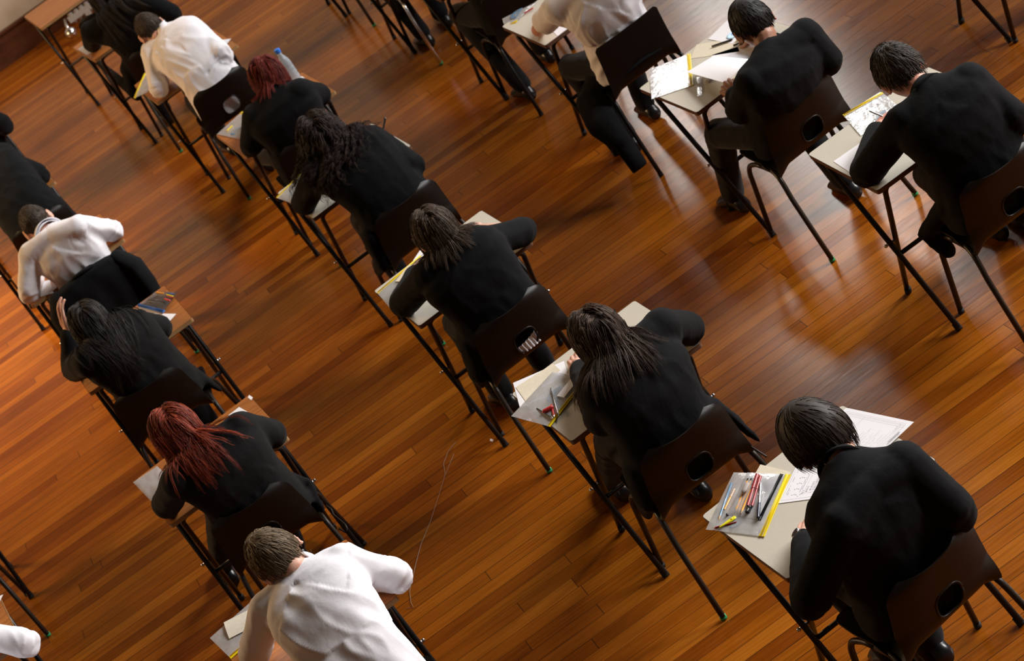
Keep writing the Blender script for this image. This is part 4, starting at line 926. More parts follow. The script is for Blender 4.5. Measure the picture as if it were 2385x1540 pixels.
def items():
    G = 'sheets of exam paper'
    # ---- desk of the bowl-haired boy
    bl = V3(0.2667, -1.7875, 0.7116); u = nrm(V3(0.4299, -1.6629, 0.7116) - bl); v = np.cross(V3(0, 0, 1), u); w = -v
    o = thing('exam_paper', 'printed exam page under the fist, rows of crosses and handwritten digits on it', 'paper', bl, 0, G)
    part('sheet', sheet_mb([bl, bl + u * .21, bl + u * .21 + w * .29, bl + w * .29], .0008), M['paper'], o, True, 60, org=bl)
    mb = MB(); P = lambda x, y: bl + u * x + w * y
    for x0, y0, x1, y1 in ((.012, .008, .20, .008), (.012, .008, .012, .28), (.03, .085, .19, .085), (.03, .112, .19, .112), (.03, .124, .19, .124), (.035, .075, .035, .14)): rule(mb, P(x0, y0), P(x1, y1))
    for k, y in enumerate((.019, .025)): dash_line(mb, P(.03, y), u, v, .15 if k == 0 else .03, .0016, k)
    dash_line(mb, P(.02, .068), u, v, .17, .0016, 5); dash_line(mb, P(.02, .074), u, v, .12, .0016, 6)
    for k in range(5): text_mesh(mb, 'x', P(.030 + .027 * k, .044), u, v, .009); text_mesh(mb, 'x', P(.032 + .027 * k, .052), u, v, .009); text_mesh(mb, 'x', P(.029 + .027 * k, .060), u, v, .009)
    for s, x, y in (('7 7 1', .03, .083), ('8 9 5 5', .04, .096), ('8 5 0 2 6 5', .045, .109), ('5 5 6 1 2 0 4 0', .045, .121), ('7', .05, .133), ('2 3 3', .07, .147)): text_mesh(mb, s, P(x, y), u, v, .0095)
    part('print', mb, M['ink'], o, False, org=bl)
    q = [V3(0.4128, -1.6225, 0.7125), V3(0.6755, -1.5924, 0.7125), V3(0.7562, -1.9135, 0.7125)]; q.append(q[0] + q[2] - q[1]); c = sum(q) / 4
    o = thing('exam_paper', 'large white exam sheet with barcode, overhanging the desk corner right of the bowl haircut', 'paper', c, 0, G)
    part('sheet', sheet_mb(q, .0012, lambda a, b: .004 * b * b), M['paper'], o, True, 60, org=c)
    u2 = nrm(q[1] - q[0]); w2 = nrm(q[2] - q[1]); mb = MB(); P = lambda x, y: q[0] + (q[1] - q[0]) * x + (q[2] - q[1]) * y + V3(0, 0, .0052)
    for a, b, c_, d in ((.06, .06, .94, .06), (.94, .06, .94, .94), (.90, .06, .90, .94), (.06, .36, .90, .36), (.5, .94, .94, .94), (.0, .9, .9, .9)): rule(mb, P(a, b), P(c_, d), .0006)
    for k in range(9): dash_line(mb, P(.36, .50 + .045 * k), u2, nrm(np.cross(V3(0, 0, 1), u2)), .07 + .02 * (k % 3), .0009, 20 + k)
    dash_line(mb, P(.60, .32), u2, nrm(np.cross(V3(0, 0, 1), u2)), .05, .0014, 31); dash_line(mb, P(.78, .88), u2, nrm(np.cross(V3(0, 0, 1), u2)), .04, .0014, 32)
    rg = random.Random(3); x = .0
    while x < .052:
        b = rg.uniform(.0006, .0018); p = P(.60, .955) + u2 * x; mb.add([p, p + u2 * b, p + u2 * b + w2 * .008, p + w2 * .008], [(0, 1, 2, 3)]); x += b + rg.uniform(.0006, .0015)
    part('print', mb, M['ink'], o, False, org=c)
    sheet('paper_sheet', 'cream card under the clear bag on the bowl-haired boy\'s desk', [V3(0.3426, -1.5328, 0.7112), V3(0.3821, -1.6853, 0.7112), V3(0.3138, -1.7342, 0.7112), V3(0.2739, -1.5797, 0.7112)], 'cream')
    bag('pencil_case', 'large clear bag with wide yellow zip holding a second pouch, nearest of the bags', [V3(0.3698, -1.6949, 0.7122), V3(0.1475, -1.8870, 0.7122), V3(0.0503, -1.6457, 0.7122), V3(0.2650, -1.4712, 0.7122)], zw=.026, fat=.009, seed=1)
    bag('pencil_case', 'small clear pouch with black zip, packed with pencils, inside the large bag', [V3(0.3554, -1.6763, 0.7180), V3(0.1840, -1.8114, 0.7180), V3(0.1302, -1.6624, 0.7180), V3(0.2909, -1.5346, 0.7180)], 'blackzip', .016, .012, seed=2, group='clear pencil cases')
    PG, NG = 'pencils in the small clear pouch', 'pens in the clear bags'
    Z = .723
    for k, (a, b) in enumerate(((V3(0.2727, -1.5781, 0.7230), V3(0.1552, -1.6900, 0.7230)), (V3(0.2800, -1.5897, 0.7220), V3(0.1584, -1.7022, 0.7220)), (V3(0.2675, -1.6280, 0.7260), V3(0.1620, -1.7219, 0.7260)))):
        pen('pencil', ('orange pencil nearest the folded edge of the small pouch', 'orange pencil, middle of the three in the small pouch', 'orange pencil lying beside the red pens')[k], a, b, .0036, 'orange', 'ferr', 'blackp', 'pencil', PG, True, .06, .09)
    pen('felt_pen', 'thick dark red pen with black end, centre of the small pouch', V3(0.3015, -1.5982, 0.7270), V3(0.1878, -1.7214, 0.7270), .0058, 'red', 'blackp', 'red', 'pen', NG, capl=.42, tipl=.06)
    pen('felt_pen', 'slimmer dark red pen leaning on the thick red one', V3(0.3027, -1.6181, 0.7270), V3(0.1965, -1.7374, 0.7270), .0045, 'red', 'blackp', 'red', 'pen', NG, capl=.42, tipl=.06)
    pen('ballpoint_pen', 'clear grey pen with navy cap between the red pens and the black zip', V3(0.1846, -1.8073, 0.7270), V3(0.2926, -1.6386, 0.7270), .0045, 'silver', 'silver', 'navy', 'pen', NG, capl=.38)
    pen('ballpoint_pen', 'thin clear biro along the outer left side of the large bag', V3(0.2287, -1.5246, 0.7170), V3(0.1019, -1.6544, 0.7170), .0040, 'protr', 'ferr', None, 'pen', NG)
    pen('ballpoint_pen', 'orange-tinted biro in the left half of the large bag', V3(0.2180, -1.5661, 0.7170), V3(0.1325, -1.6349, 0.7170), .0038, 'orange', 'silver', 'clear', 'pen', NG)
    pen('ballpoint_pen', 'clear biro beside the small pouch edge with a black plug', V3(0.1293, -1.6693, 0.7200), V3(0.1942, -1.6368, 0.7200), .0040, 'clear', 'silver', 'blackp', 'pen', NG, capl=.06)
    pen('pencil', 'dark red pencil stub by the yellow compass', V3(0.1321, -1.7335, 0.7165), V3(0.0676, -1.6739, 0.7165), .0034, 'red', 'ferr', None, 'pencil', None, True)
    mb = MB(); a, b = V3(0.2542, -1.6144, 0.7330), V3(0.2075, -1.6522, 0.7330); d = nrm(b - a); l = np.cross(V3(0, 0, 1), d)
    mb.loft([[a + d * t + l * math.cos(q) * .010 * s + V3(0, 0, math.sin(q) * .006 * s) for q in [2 * PI * k / 14 for k in range(14)]] for t, s in ((-.004, .4), (0, .8), (.006, 1), (.034, 1), (.040, .8), (.044, .4))])
    single('eraser', mb, M['eraser'], 'grey rubbed eraser on top of the orange pencils', 'eraser')
    protractor('blue half-round protractor in the small pouch beside the navy-capped pen', V3(0.2902, -1.6756, 0.7165), .024, 150)
    protractor('larger blue protractor at the bottom of the large bag under the yellow compass', V3(0.1338, -1.7158, 0.7145), .034, 215)
    o = thing('sharpener', 'black sharpener under the red pens in the small pouch', 'sharpener', V3(0.1863, -1.7345, 0.7190)); mb = MB(); mb.box((0, 0, .006), (.024, .014, .012), np.array(Matrix.Rotation(.6, 3, 'Z'))); mb.ball((.008, .006, .007), .008, nu=10, nv=6); part('body', mb, M['blackp'], o, True, 40); mb = MB(); mb.box((0, 0, .0125), (.017, .004, .001), np.array(Matrix.Rotation(.6, 3, 'Z'))); part('blade', mb, M['steel'], o, False)
    mb = MB(); a, b = V3(0.1416, -1.7066, 0.7190), V3(0.0824, -1.6980, 0.7190); d = nrm(b - a); l = np.cross(V3(0, 0, 1), d); L = np.linalg.norm(b - a)
    mb.loft([[a + d * L * t + l * math.cos(q) * .010 * s + V3(0, 0, math.sin(q) * .003) for q in [2 * PI * k / 12 for k in range(12)]] for t, s in ((-.05, .3), (0, .9), (.15, 1.05), (.5, .85), (.85, .5), (1, .2))]); mb.ball(a + d * .012 + V3(0, 0, .003), (.004, .004, .002), nu=10, nv=6)
    single('compass', mb, M['yel2'], 'lime yellow compass at the lower corner of the large bag', 'compass')
    # ---- desk of the long brown-haired girl
    sheet('exam_paper', 'white sheet at the front corner of the second desk, half under cream paper', [V3(0.0378, 0.0662, 0.7112), V3(0.2309, -0.0482, 0.7112), V3(0.1643, -0.2594, 0.7112), V3(-0.0224, -0.1383, 0.7112)], group=G)
    sheet('paper_sheet', 'cream sheet on the white page beside the chair with the white shirt tail', [V3(0.0303, 0.0205, 0.7125), V3(0.1965, -0.0126, 0.7125), V3(0.1884, -0.1771, 0.7125), V3(0.0082, -0.1493, 0.7125)], 'cream', lift=lambda a, b: .003 * math.sin(a * 7) * b)
    bag('pencil_case', 'open clear bag with yellow zip gaping, protractor and red sharpener inside', [V3(0.2294, -0.2803, 0.7140), V3(-0.0094, -0.4105, 0.7140), V3(-0.0709, -0.1612, 0.7160), V3(0.1687, -0.0689, 0.7140)], zw=.022, fat=.008, seed=3)
    o = sheet('ruler', 'short white ruler lying on the open yellow-zip bag', [V3(0.0994, -0.2737, 0.7260), V3(0.1904, -0.2288, 0.7260), V3(0.2010, -0.2743, 0.7260), V3(0.1126, -0.3182, 0.7260)], cat='ruler', th=.003)
    protractor('blue protractor under the white ruler on the second desk', V3(0.1118, -0.2515, 0.7160), .050, 60)
    pen('pencil', 'thin silver pencil poking out through the yellow zip', V3(0.1090, -0.1879, 0.7220), V3(0.0408, -0.4151, 0.7240), .0036, 'silver', 'blackp', None, 'pencil')
    pen('ballpoint_pen', 'black pen beside the red sharpener in the open bag', V3(0.0136, -0.2465, 0.7180), V3(0.0219, -0.3930, 0.7220), .0052, 'blackp', 'silver', None, 'pen', NG)
    pen('ballpoint_pen', 'thin red pen beside the red sharpener in the open bag', V3(0.0601, -0.2928, 0.7200), V3(0.0301, -0.3884, 0.7220), .0036, 'red2', 'silver', None, 'pen', NG)
    mb = MB(); c = V3(0.0342, -0.3107, 0.7180); mb.tube([c + V3(-.012, .0, .006), c + V3(.016, -.01, .006)], .0095, 14, round_ends=True); single('sharpener', mb, M['red2'], 'bright red sharpener in the open yellow-zip bag', 'sharpener')
    pen('ballpoint_pen', 'black pen top showing beside the long brown hair', V3(0.4669, -0.2327, 0.8450), V3(0.4685, -0.1329, 0.7350), .004, 'blackp', None, None, 'pen', NG)
    # ---- bobbed student
    sheet('exam_paper', 'white page corner beside the brown bob, above the yellow zip', [V3(0.2611, 1.6991, 0.7112), V3(0.3260, 1.4553, 0.7112), V3(0.2240, 1.3809, 0.7112), V3(0.1959, 1.6453, 0.7112)], group=G)
    bag('pencil_case', 'flat clear bag with long yellow zip along the front edge, by the bobbed student', [V3(-0.0236, 1.5880, 0.7122), V3(0.2346, 1.6332, 0.7122), V3(0.2110, 1.3484, 0.7122), V3(-0.0441, 1.3276, 0.7122)], zw=.022, fat=.005, seed=4)
    sheet('paper_sheet', 'cream torn paper lying over the yellow zip by the bobbed student', [V3(0.1650, 1.6130, 0.7205), V3(0.2075, 1.4227, 0.7205), V3(0.1207, 1.3826, 0.7205), V3(0.0681, 1.5550, 0.7205)], 'cream')
    sheet('paper_sheet', 'small printed white card beside the bobbed student\'s left sleeve', [V3(0.1055, 1.4677, 0.7195), V3(0.1199, 1.3878, 0.7195), V3(0.0512, 1.4028, 0.7195), V3(0.0545, 1.4695, 0.7195)])
    protractor('blue protractor under the small printed card', V3(0.0494, 1.4297, 0.7145), .040, 70)
    pen('ballpoint_pen', 'white pen beside the face of the bobbed student', V3(0.4163, 1.4450, 0.8000), V3(0.3918, 1.3489, 0.7750), .0035, 'paper', 'silver', None, 'pen', NG)
    # ---- curly-haired student
    bag('pencil_case', 'clear bag with yellow zip beside the curly hair', [V3(0.0331, 3.3663, 0.7122), V3(0.2364, 3.4453, 0.7122), V3(0.2533, 3.1703, 0.7122), V3(0.0665, 3.1087, 0.7122)], zw=.020, fat=.006, seed=5)
    protractor('blue protractor in the bag beside the curly hair', V3(0.1135, 3.2695, 0.7140), .034, 60)
    pen('ballpoint_pen', 'upright black pen with copper tip in front of the curly-haired student\'s shoulder', V3(0.6478, 2.9319, 0.8650), V3(0.6124, 3.0951, 0.7450), .0048, 'blackp', 'orange', 'blackp', 'pen', NG, tipl=.25)
    # ---- red short hair
    bag('pencil_case', 'clear bag with yellow zip tip beside the short-haired red head', [V3(0.2961, 4.8490, 0.7122), V3(0.3291, 4.4689, 0.7122), V3(0.1662, 4.4681, 0.7122), V3(0.1080, 4.7889, 0.7122)], zw=.022, fat=.006, seed=6)
    protractor('blue protractor in the bag beside the short-haired red head', V3(0.1955, 4.6261, 0.7140), .042, 40)
    mb = MB(); c = V3(0.1793, 4.7246, 0.7170); mb.box(c, (.045, .012, .006), np.array(Matrix.Rotation(.4, 3, 'Z'))); single('highlighter', mb, M['yellow'], 'small yellow highlighter in the bag beside the short-haired red head', 'pen')
    sheet('exam_paper', 'white page corner beside the water bottle', [V3(0.6783, 4.7405, 0.7112), V3(0.6713, 4.5463, 0.7112), V3(0.6002, 4.5282, 0.7112), V3(0.6063, 4.7219, 0.7112)], group=G)
    c = V3(0.6343, 4.6837, 0.7110); o = thing('water_bottle', 'clear plastic water bottle with blue cap', 'bottle', c)
    mb = MB(); rings = []
    for z, r_ in ((0, .026), (.003, .031), (.02, .0315), (.03, .029), (.036, .0318), (.05, .0318), (.056, .0295), (.062, .0318), (.078, .0318), (.084, .0295), (.09, .0318), (.105, .0318), (.111, .0295), (.117, .0318), (.135, .031), (.155, .027), (.172, .020), (.184, .0145), (.190, .0130), (.207, .0130)):
        rings.append([V3(math.cos(a) * r_, math.sin(a) * r_, z) for a in [2 * PI * k / 28 for k in range(28)]])
    mb.loft(rings); part('bottle_body', mb, M['bottle'], o)
    mb = MB(); mb.loft([[V3(math.cos(a) * r_ * (1 + .03 * (k % 2)), math.sin(a) * r_ * (1 + .03 * (k % 2)), z) for k, a in [(k, 2 * PI * k / 32) for k in range(32)]] for z, r_ in ((.203, .0155), (.205, .0165), (.226, .0165), (.2275, .015))]); part('cap', mb, M['cap'], o, True, 40)
    # ---- far aisle desks
    sheet('exam_paper', 'white page corner poking past the far white-shirted boy\'s sleeve, upper one', [V3(0.5884, 6.6033, 0.7112), V3(0.6121, 6.3320, 0.7112), V3(0.5617, 6.2856, 0.7112), V3(0.5340, 6.5339, 0.7112)], group=G)
    sheet('exam_paper', 'pointed white page corner past the far white-shirted boy\'s sleeve, lower one', [V3(0.5745, 6.3182, 0.7150), V3(0.6438, 6.1480, 0.7150), V3(0.5759, 6.0869, 0.7150), V3(0.5132, 6.2470, 0.7150)], group=G)
    bag('pencil_case', 'curled bag with yellow zip hanging off the far white-shirted boy\'s desk', [V3(-0.0268, 6.3568, 0.7060), V3(0.1356, 6.6002, 0.7250), V3(0.1437, 6.3345, 0.7140), V3(0.0479, 6.2737, 0.7125)], zw=.026, fat=.006, seed=7)
    bag('pencil_case', 'pale plastic bag on the desk corner nearest the radiator', [V3(-0.0114, 8.0973, 0.7122), V3(0.1454, 8.0862, 0.7122), V3(0.1307, 7.7999, 0.7122), V3(-0.0030, 7.8238, 0.7122)], None, fat=.006, seed=8)
    # ---- dark-haired girl
    sheet('exam_paper', 'white page half under the blue-zip case, nearer the aisle window side', [V3(-0.8444, 3.2709, 0.7112), V3(-0.7872, 3.0231, 0.7112), V3(-0.8326, 2.9907, 0.7112), V3(-0.8882, 3.2735, 0.7112)], group=G)
    sheet('exam_paper', 'white page with pointed corner on the orange desk, below the blue-zip case', [V3(-0.8258, 3.0840, 0.7125), V3(-0.7350, 2.8822, 0.7125), V3(-0.7917, 2.8456, 0.7125), V3(-0.8829, 3.0463, 0.7125)], group=G, lift=lambda a, b: .006 * (1 - b))
    bag('pencil_case', 'see-through pencil case with blue zip, dark contents', [V3(-0.8445, 3.2721, 0.7220), V3(-0.7733, 2.9832, 0.7220), V3(-0.6588, 3.1137, 0.7125), V3(-0.7362, 3.3065, 0.7125)], 'bluezip', .020, .010, 'clear_dark', seed=9, zh=.02)
    NG2 = 'pens in the blue-zip case'
    for lab, m_, a, b, r_ in (('bright red pen end in the blue-zip case', 'red2', V3(-0.7276, 3.1141, 0.7220), V3(-0.7146, 3.0564, 0.7200), .006), ('yellow pencil near the far end of the blue-zip case', 'yellow', V3(-0.7068, 3.1545, 0.7200), V3(-0.6880, 3.0765, 0.7200), .004), ('orange pencil along the far edge of the blue-zip case', 'orange', V3(-0.7354, 3.2731, 0.7200), V3(-0.7117, 3.1914, 0.7200), .0042), ('dark red pen under the yellow pencil in the blue-zip case', 'red', V3(-0.7095, 3.1387, 0.7190), V3(-0.6937, 3.0682, 0.7190), .005), ('black marker across the middle of the blue-zip case', 'blackp', V3(-0.7876, 3.2137, 0.7220), V3(-0.7341, 3.0608, 0.7200), .008), ('blue pen end at the far corner of the blue-zip case', 'bluezip', V3(-0.6978, 3.1698, 0.7190), V3(-0.6806, 3.1039, 0.7190), .004)):
        pen('pen' if 'pencil' not in lab else 'pencil', lab, a, b, r_, m_, None, None, 'pencil' if 'pencil' in lab else 'pen', NG2)
    # ---- red-haired girl
    sheet('exam_paper', 'white page beside the red-haired girl\'s right sleeve', [V3(-0.8082, 1.4971, 0.7112), V3(-0.7864, 1.3266, 0.7112), V3(-0.8213, 1.3173, 0.7112), V3(-0.8687, 1.4950, 0.7112)], group=G)
    o = sheet('sticker', 'tiny white asset sticker on the corner of the orange desk', [V3(-0.7416, 1.5393, 0.7108), V3(-0.7369, 1.4907, 0.7108), V3(-0.7499, 1.4792, 0.7108), V3(-0.7533, 1.5249, 0.7108)], cat='sticker', th=.0003)
    bag('pencil_case', 'clear plastic bag hanging over the edge beside the bright red hair', [V3(-1.2402, 1.5133, 0.7122), V3(-1.3635, 1.5281, 0.7122), V3(-1.3456, 1.2229, 0.7122), V3(-1.2183, 1.2174, 0.7122)], None, fat=.008, seed=10)
    # ---- sandy-haired boy
    bag('pencil_case', 'clear bag with curved yellow zip beside the sandy-haired boy\'s left arm', [V3(-1.4406, -0.3264, 0.7122), V3(-1.2127, -0.2958, 0.7122), V3(-1.2053, -0.0586, 0.7122), V3(-1.4612, -0.1010, 0.7122)], zw=.026, fat=.007, seed=11)
    sheet('paper_sheet', 'buff ruled paper strip on the bag beside the sandy-haired boy', [V3(-1.3863, -0.0839, 0.7215), V3(-1.2220, -0.1507, 0.7215), V3(-1.2344, -0.2860, 0.7215), V3(-1.4034, -0.2178, 0.7215)], 'buff', lift=lambda a, b: .004 * math.sin(a * 3))
    # ---- further left desks
    sheet('exam_paper', 'white page seen between arm and side of the crop-haired boy in white', [V3(-1.1770, 4.5447, 0.7112), V3(-1.1080, 4.4531, 0.7112), V3(-1.1356, 4.2433, 0.7112), V3(-1.2064, 4.3209, 0.7112)], group=G)
    sheet('exam_paper', 'lilac-white page corner by the left picture edge', [V3(-0.7794, 6.5697, 0.7112), V3(-0.7569, 6.4154, 0.7112), V3(-0.8089, 6.4119, 0.7112), V3(-0.8300, 6.5738, 0.7112)], group=G)
    sheet('exam_paper', 'white page corner in the bottom left, above the white elbow', [V3(-2.1350, 1.4402, 0.7112), V3(-2.0745, 1.4024, 0.7112), V3(-2.1168, 1.3392, 0.7112), V3(-2.1716, 1.3922, 0.7112)], group=G)
    # ---- grey-haired boy
    bag('pencil_case', 'shiny clear bag with yellow zip under the grey-haired boy\'s pen hand', [V3(1.7583, 0.1799, 0.7125), V3(1.9296, 0.1273, 0.7125), V3(1.8839, -0.0973, 0.7125), V3(1.7000, -0.0581, 0.7125)], zw=.022, fat=.006, seed=12)
    protractor('blue protractor in the bag under the grey-haired boy\'s hand', V3(1.8299, -0.0440, 0.7145), .042, 60)
    sheet('paper_sheet', 'white slip at the end of the yellow zip beside the grey-haired boy', [V3(1.8606, 0.1670, 0.7112), V3(1.9302, 0.1503, 0.7112), V3(1.9166, 0.0805, 0.7112), V3(1.8436, 0.0909, 0.7112)])
    sheet('exam_paper', 'white page beside the grey-haired boy\'s left sleeve', [V3(1.5415, -0.0887, 0.7112), V3(1.7292, -0.1069, 0.7112), V3(1.7084, -0.2975, 0.7112), V3(1.5250, -0.2506, 0.7112)], group=G)
    pen('ballpoint_pen', 'clear pen with black rings in the grey-haired boy\'s left hand', V3(1.7866, -0.1721, 0.7600), V3(1.7668, -0.0859, 0.7920), .0038, 'silver', 'blackp', 'blackp', 'pen', NG, capl=.2)
    # ---- boy holding a sheet
    bag('pencil_case', 'shiny empty clear bag with upright yellow zip on the paper-strewn desk', [V3(1.7633, 1.6448, 0.7125), V3(1.6139, 1.3377, 0.7125), V3(1.4647, 1.4862, 0.7125), V3(1.6048, 1.7778, 0.7125)], zw=.022, fat=.006, seed=13)
    o = sheet('ruler', 'clear ruler with printed scale on the paper-strewn desk', [V3(1.6620, 1.3812, 0.7128), V3(1.6765, 1.3543, 0.7128), V3(1.5883, 1.1889, 0.7128), V3(1.5747, 1.2123, 0.7128)], 'clear', 'ruler', th=.0025); c = V3(*o.location); mb = MB()
    a, b = V3(1.6605, 1.3735, 0.7132), V3(1.5774, 1.2123, 0.7132); a2, b2 = V3(1.6733, 1.3524, 0.7132), V3(1.5871, 1.1908, 0.7132)
    rule(mb, a, b, .0014); rule(mb, a2, b2, .0014); dash_line(mb, (a + a2) / 2, nrm(b - a), nrm(a2 - a), np.linalg.norm(b - a), .003, 4, .6); part('scale_marks', mb, M['ink'], o, False, org=c)
    sheet('exam_paper', 'white sheet lifted in the left hand of the short black-haired boy', [V3(1.6458, 1.4187, 0.7450), V3(1.6325, 0.9316, 0.8000), V3(1.8146, 0.9323, 0.7900), V3(1.7868, 1.4067, 0.7350)], group=G, lift=lambda a, b: .018 * math.sin(PI * b) * a)
    sheet('exam_paper', 'white page lying under the lifted sheet', [V3(1.8046, 1.4823, 0.7112), V3(1.9542, 1.3219, 0.7112), V3(1.8741, 1.1032, 0.7112), V3(1.7479, 1.4063, 0.7112)], group=G)
    sheet('exam_paper', 'white page at the far left edge of the paper-strewn desk under the blue ring', [V3(1.8781, 1.6551, 0.7118), V3(2.0110, 1.6963, 0.7118), V3(2.0140, 1.4599, 0.7118), V3(1.9005, 1.4421, 0.7118)], group=G)
    sheet('paper_sheet', 'cream sheet in the middle of the paper-strewn desk under two black pencils', [V3(1.8271, 1.6856, 0.7112), V3(1.9367, 1.4807, 0.7112), V3(1.8746, 1.3276, 0.7112), V3(1.7429, 1.5948, 0.7112)], 'cream')
    protractor('sky blue ring protractor beside the face of the boy holding a sheet', V3(1.9538, 1.5179, 0.7130), .037, 0, True, 'sky')
    pen('pencil', 'long black pencil on the cream sheet', V3(1.8445, 1.5487, 0.7165), V3(1.9229, 1.4682, 0.7165), .0042, 'blackp', None, None, 'pencil')
    pen('pencil', 'shorter black pencil nearest the face of the boy holding a sheet', V3(1.8899, 1.4096, 0.7165), V3(1.9441, 1.3672, 0.7165), .0042, 'blackp', None, None, 'pencil')
    mb = MB(); mb.ball(V3(1.9375, 1.4315, 0.7180), (.018, .010, .007), nu=12, nv=8); single('sharpener', mb, M['yellow'], 'yellow sharpener beside the black pencils', 'sharpener')
    mb = MB(); mb.box(V3(1.6701, 1.2589, 0.7170), (.03, .02, .011), np.array(Matrix.Rotation(.3, 3, 'Z'))); single('eraser', mb, M['eraser'], 'grey eraser in the shade of the lifted sheet', 'eraser')
    # ---- short-sleeved student
    bag('pencil_case', 'clear bag with yellow zip bent over the desk corner by the bare elbow', [V3(1.5054, 3.4161, 0.7000), V3(1.5633, 3.3607, 0.7125), V3(1.7259, 3.4223, 0.7125), V3(1.5428, 3.5251, 0.7125)], zw=.022, fat=.005, seed=14)
    protractor('blue protractor in the bag by the bare elbow', V3(1.6109, 3.4437, 0.7145), .048, 40)
    pen('ballpoint_pen', 'red pen in the bag by the bare elbow', V3(1.6227, 3.3794, 0.7180), V3(1.6763, 3.3626, 0.7180), .004, 'red2', None, None, 'pen', NG)
    sheet('exam_paper', 'white page beyond the bare elbow of the short-sleeved student', [V3(1.5942, 2.9451, 0.7112), V3(1.7086, 2.9574, 0.7112), V3(1.6915, 2.8549, 0.7112), V3(1.5790, 2.8394, 0.7112)], group=G)
    r = thing('blazer', 'black blazer slipping off the slotted chair, one sleeve hanging to the floor', 'blazer', (1.60, 2.60, 0)); o3 = V3(1.60, 2.60, 0)
    mb = MB(); mb.tube([V3(1.6336, 2.7436, 0.4700), V3(1.4998, 2.6117, 0.4200), V3(1.4549, 2.4757, 0.3400), V3(1.4567, 2.3800, 0.2700)], [.055, .085, .085, .055], 12, round_ends=True, flat=.8); mb.tube([V3(1.4654, 2.4435, 0.3400), V3(1.4658, 2.3804, 0.2500), V3(1.4602, 2.3232, 0.1500), V3(1.4593, 2.3070, 0.1100)], [.062, .05, .045, .045], 12, round_ends=False, flat=.8); me = remesh(mb, .011, 3); wrinkle(me, .005, 41, [(V3(1.6336, 2.7436, 0.4700), V3(1.4567, 2.3800, 0.2700), 9, 9, 1.), (V3(1.4567, 2.3800, 0.2700), V3(1.4593, 2.3070, 0.1100), 9, 9, 1.)])
    mb = MB(); mb.tube([V3(1.66, 2.452, .50), V3(1.765, 2.440, .515), V3(1.87, 2.452, .50)], [.034, .042, .034], 12, round_ends=True, flat=.3); part('folded_front', mb, M['blazer'], r, org=o3)
    for v_ in me.vertices: v_.co = v_.co - Vector(o3)
    me.polygons.foreach_set('use_smooth', [True] * len(me.polygons)); link('blazer_body', me, M['blazer'], r)
    # ---- floor
    P = [V3(-0.1318, 1.3792, 0.0030), V3(-0.1868, 1.3513, 0.0030), V3(-0.2422, 1.2823, 0.0030), V3(-0.2718, 1.1898, 0.0030), V3(-0.3514, 1.0787, 0.0030), V3(-0.4607, 0.9278, 0.0030), V3(-0.5622, 0.8093, 0.0030), V3(-0.6410, 0.6885, 0.0030), V3(-0.7275, 0.5471, 0.0030), V3(-0.7551, 0.4626, 0.0030), V3(-0.7601, 0.4180, 0.0030), V3(-0.7858, 0.4519, 0.0030)]
    mb = MB(); mb.tube(P, .0009, 6); mb.tube([V3(-0.1782, 1.2999, 0.0020), V3(-0.2416, 1.2234, 0.0020), V3(-0.2689, 1.1925, 0.0020)], .0007, 6); single('scuffmark', mb, M['scuff'], 'long pale thread lying on the floor between the two aisles', 'scuffmark')  # stands for a faint floor scuff, built as a thin raised tube
    mb = MB(); mb.tube([V3(-0.7269, 1.2134, 0.6000), V3(-0.7170, 1.1575, 0.6000), V3(-0.7174, 1.1110, 0.5900)], .0012, 6)
    sheet('paper_scrap', 'tiny white paper scrap on the floor by a chair leg', [V3(-0.0189, 1.2029, 0.0010), V3(-0.0130, 1.1788, 0.0010), V3(-0.0228, 1.1674, 0.0010), V3(-0.0275, 1.1890, 0.0010)], cat='paper')
    # ---- wristwatch of the bowl-haired boy
    W = V3(0.2144, -2.1007, 0.7520); d = nrm(V3(0.3166, -1.9919, 0.7560) - W); n = V3(0, 0, 1) - d * d[2]; n = nrm(n); l = np.cross(d, n); root = ROOT['C1']; org = V3(*root.location); W = W - d * .004
    wt = MB(); ring = [W + (l * math.cos(a) * .031 + n * math.sin(a) * .027) for a in [2 * PI * k / 25 for k in range(26)]]
    for s in (-.008, 0, .008): wt.tube([p + d * s for p in ring], .0048, 8)
    w_ = part('wristwatch', wt, M['blackp'], root, org=org)
    k = nrm(n * .85 - l * .5) ; c = W + k * .0305; R = np.stack([l * k[2] if False else nrm(np.cross(d, k)), d, k], 1)
    mb = MB(); mb.loft([[c + R @ V3(math.cos(a) * r_, math.sin(a) * r_, z) for a in [2 * PI * j / 28 for j in range(28)]] for z, r_ in ((-.004, .016), (.002, .0185), (.005, .018), (.006, .0155))]); cs = part('watch_case', mb, M['steel'], w_, org=org)
    mb = MB(); mb.loft([[c + R @ V3(math.cos(a) * r_, math.sin(a) * r_, z) for a in [2 * PI * j / 28 for j in range(28)]] for z, r_ in ((.004, .0152), (.0066, .0150))]); part('watch_dial', mb, M['dial'], w_, True, 40, org=org)
    mb = MB(); vs = []; cx, cy = CH['C3']
    for j in range(9):
        for i in range(25):
            s_, t_ = i / 12 - 1, j / 8; vs.append(V3(cx + .012 + s_ * .056, cy - .190 + .012 * s_ * s_ + .004 * math.sin(i * 1.7 + j * .3), .470 + t_ * (.045 + .012 * s_)))
    mb.add(vs, [(j * 25 + i, j * 25 + i + 1, (j + 1) * 25 + i + 1, (j + 1) * 25 + i) for j in range(8) for i in range(24)]); part('shirt_tail', mb, M['shirt'], ROOT['C3'], org=V3(*ROOT['C3'].location), label='white shirt tail')
    draped_blazer()
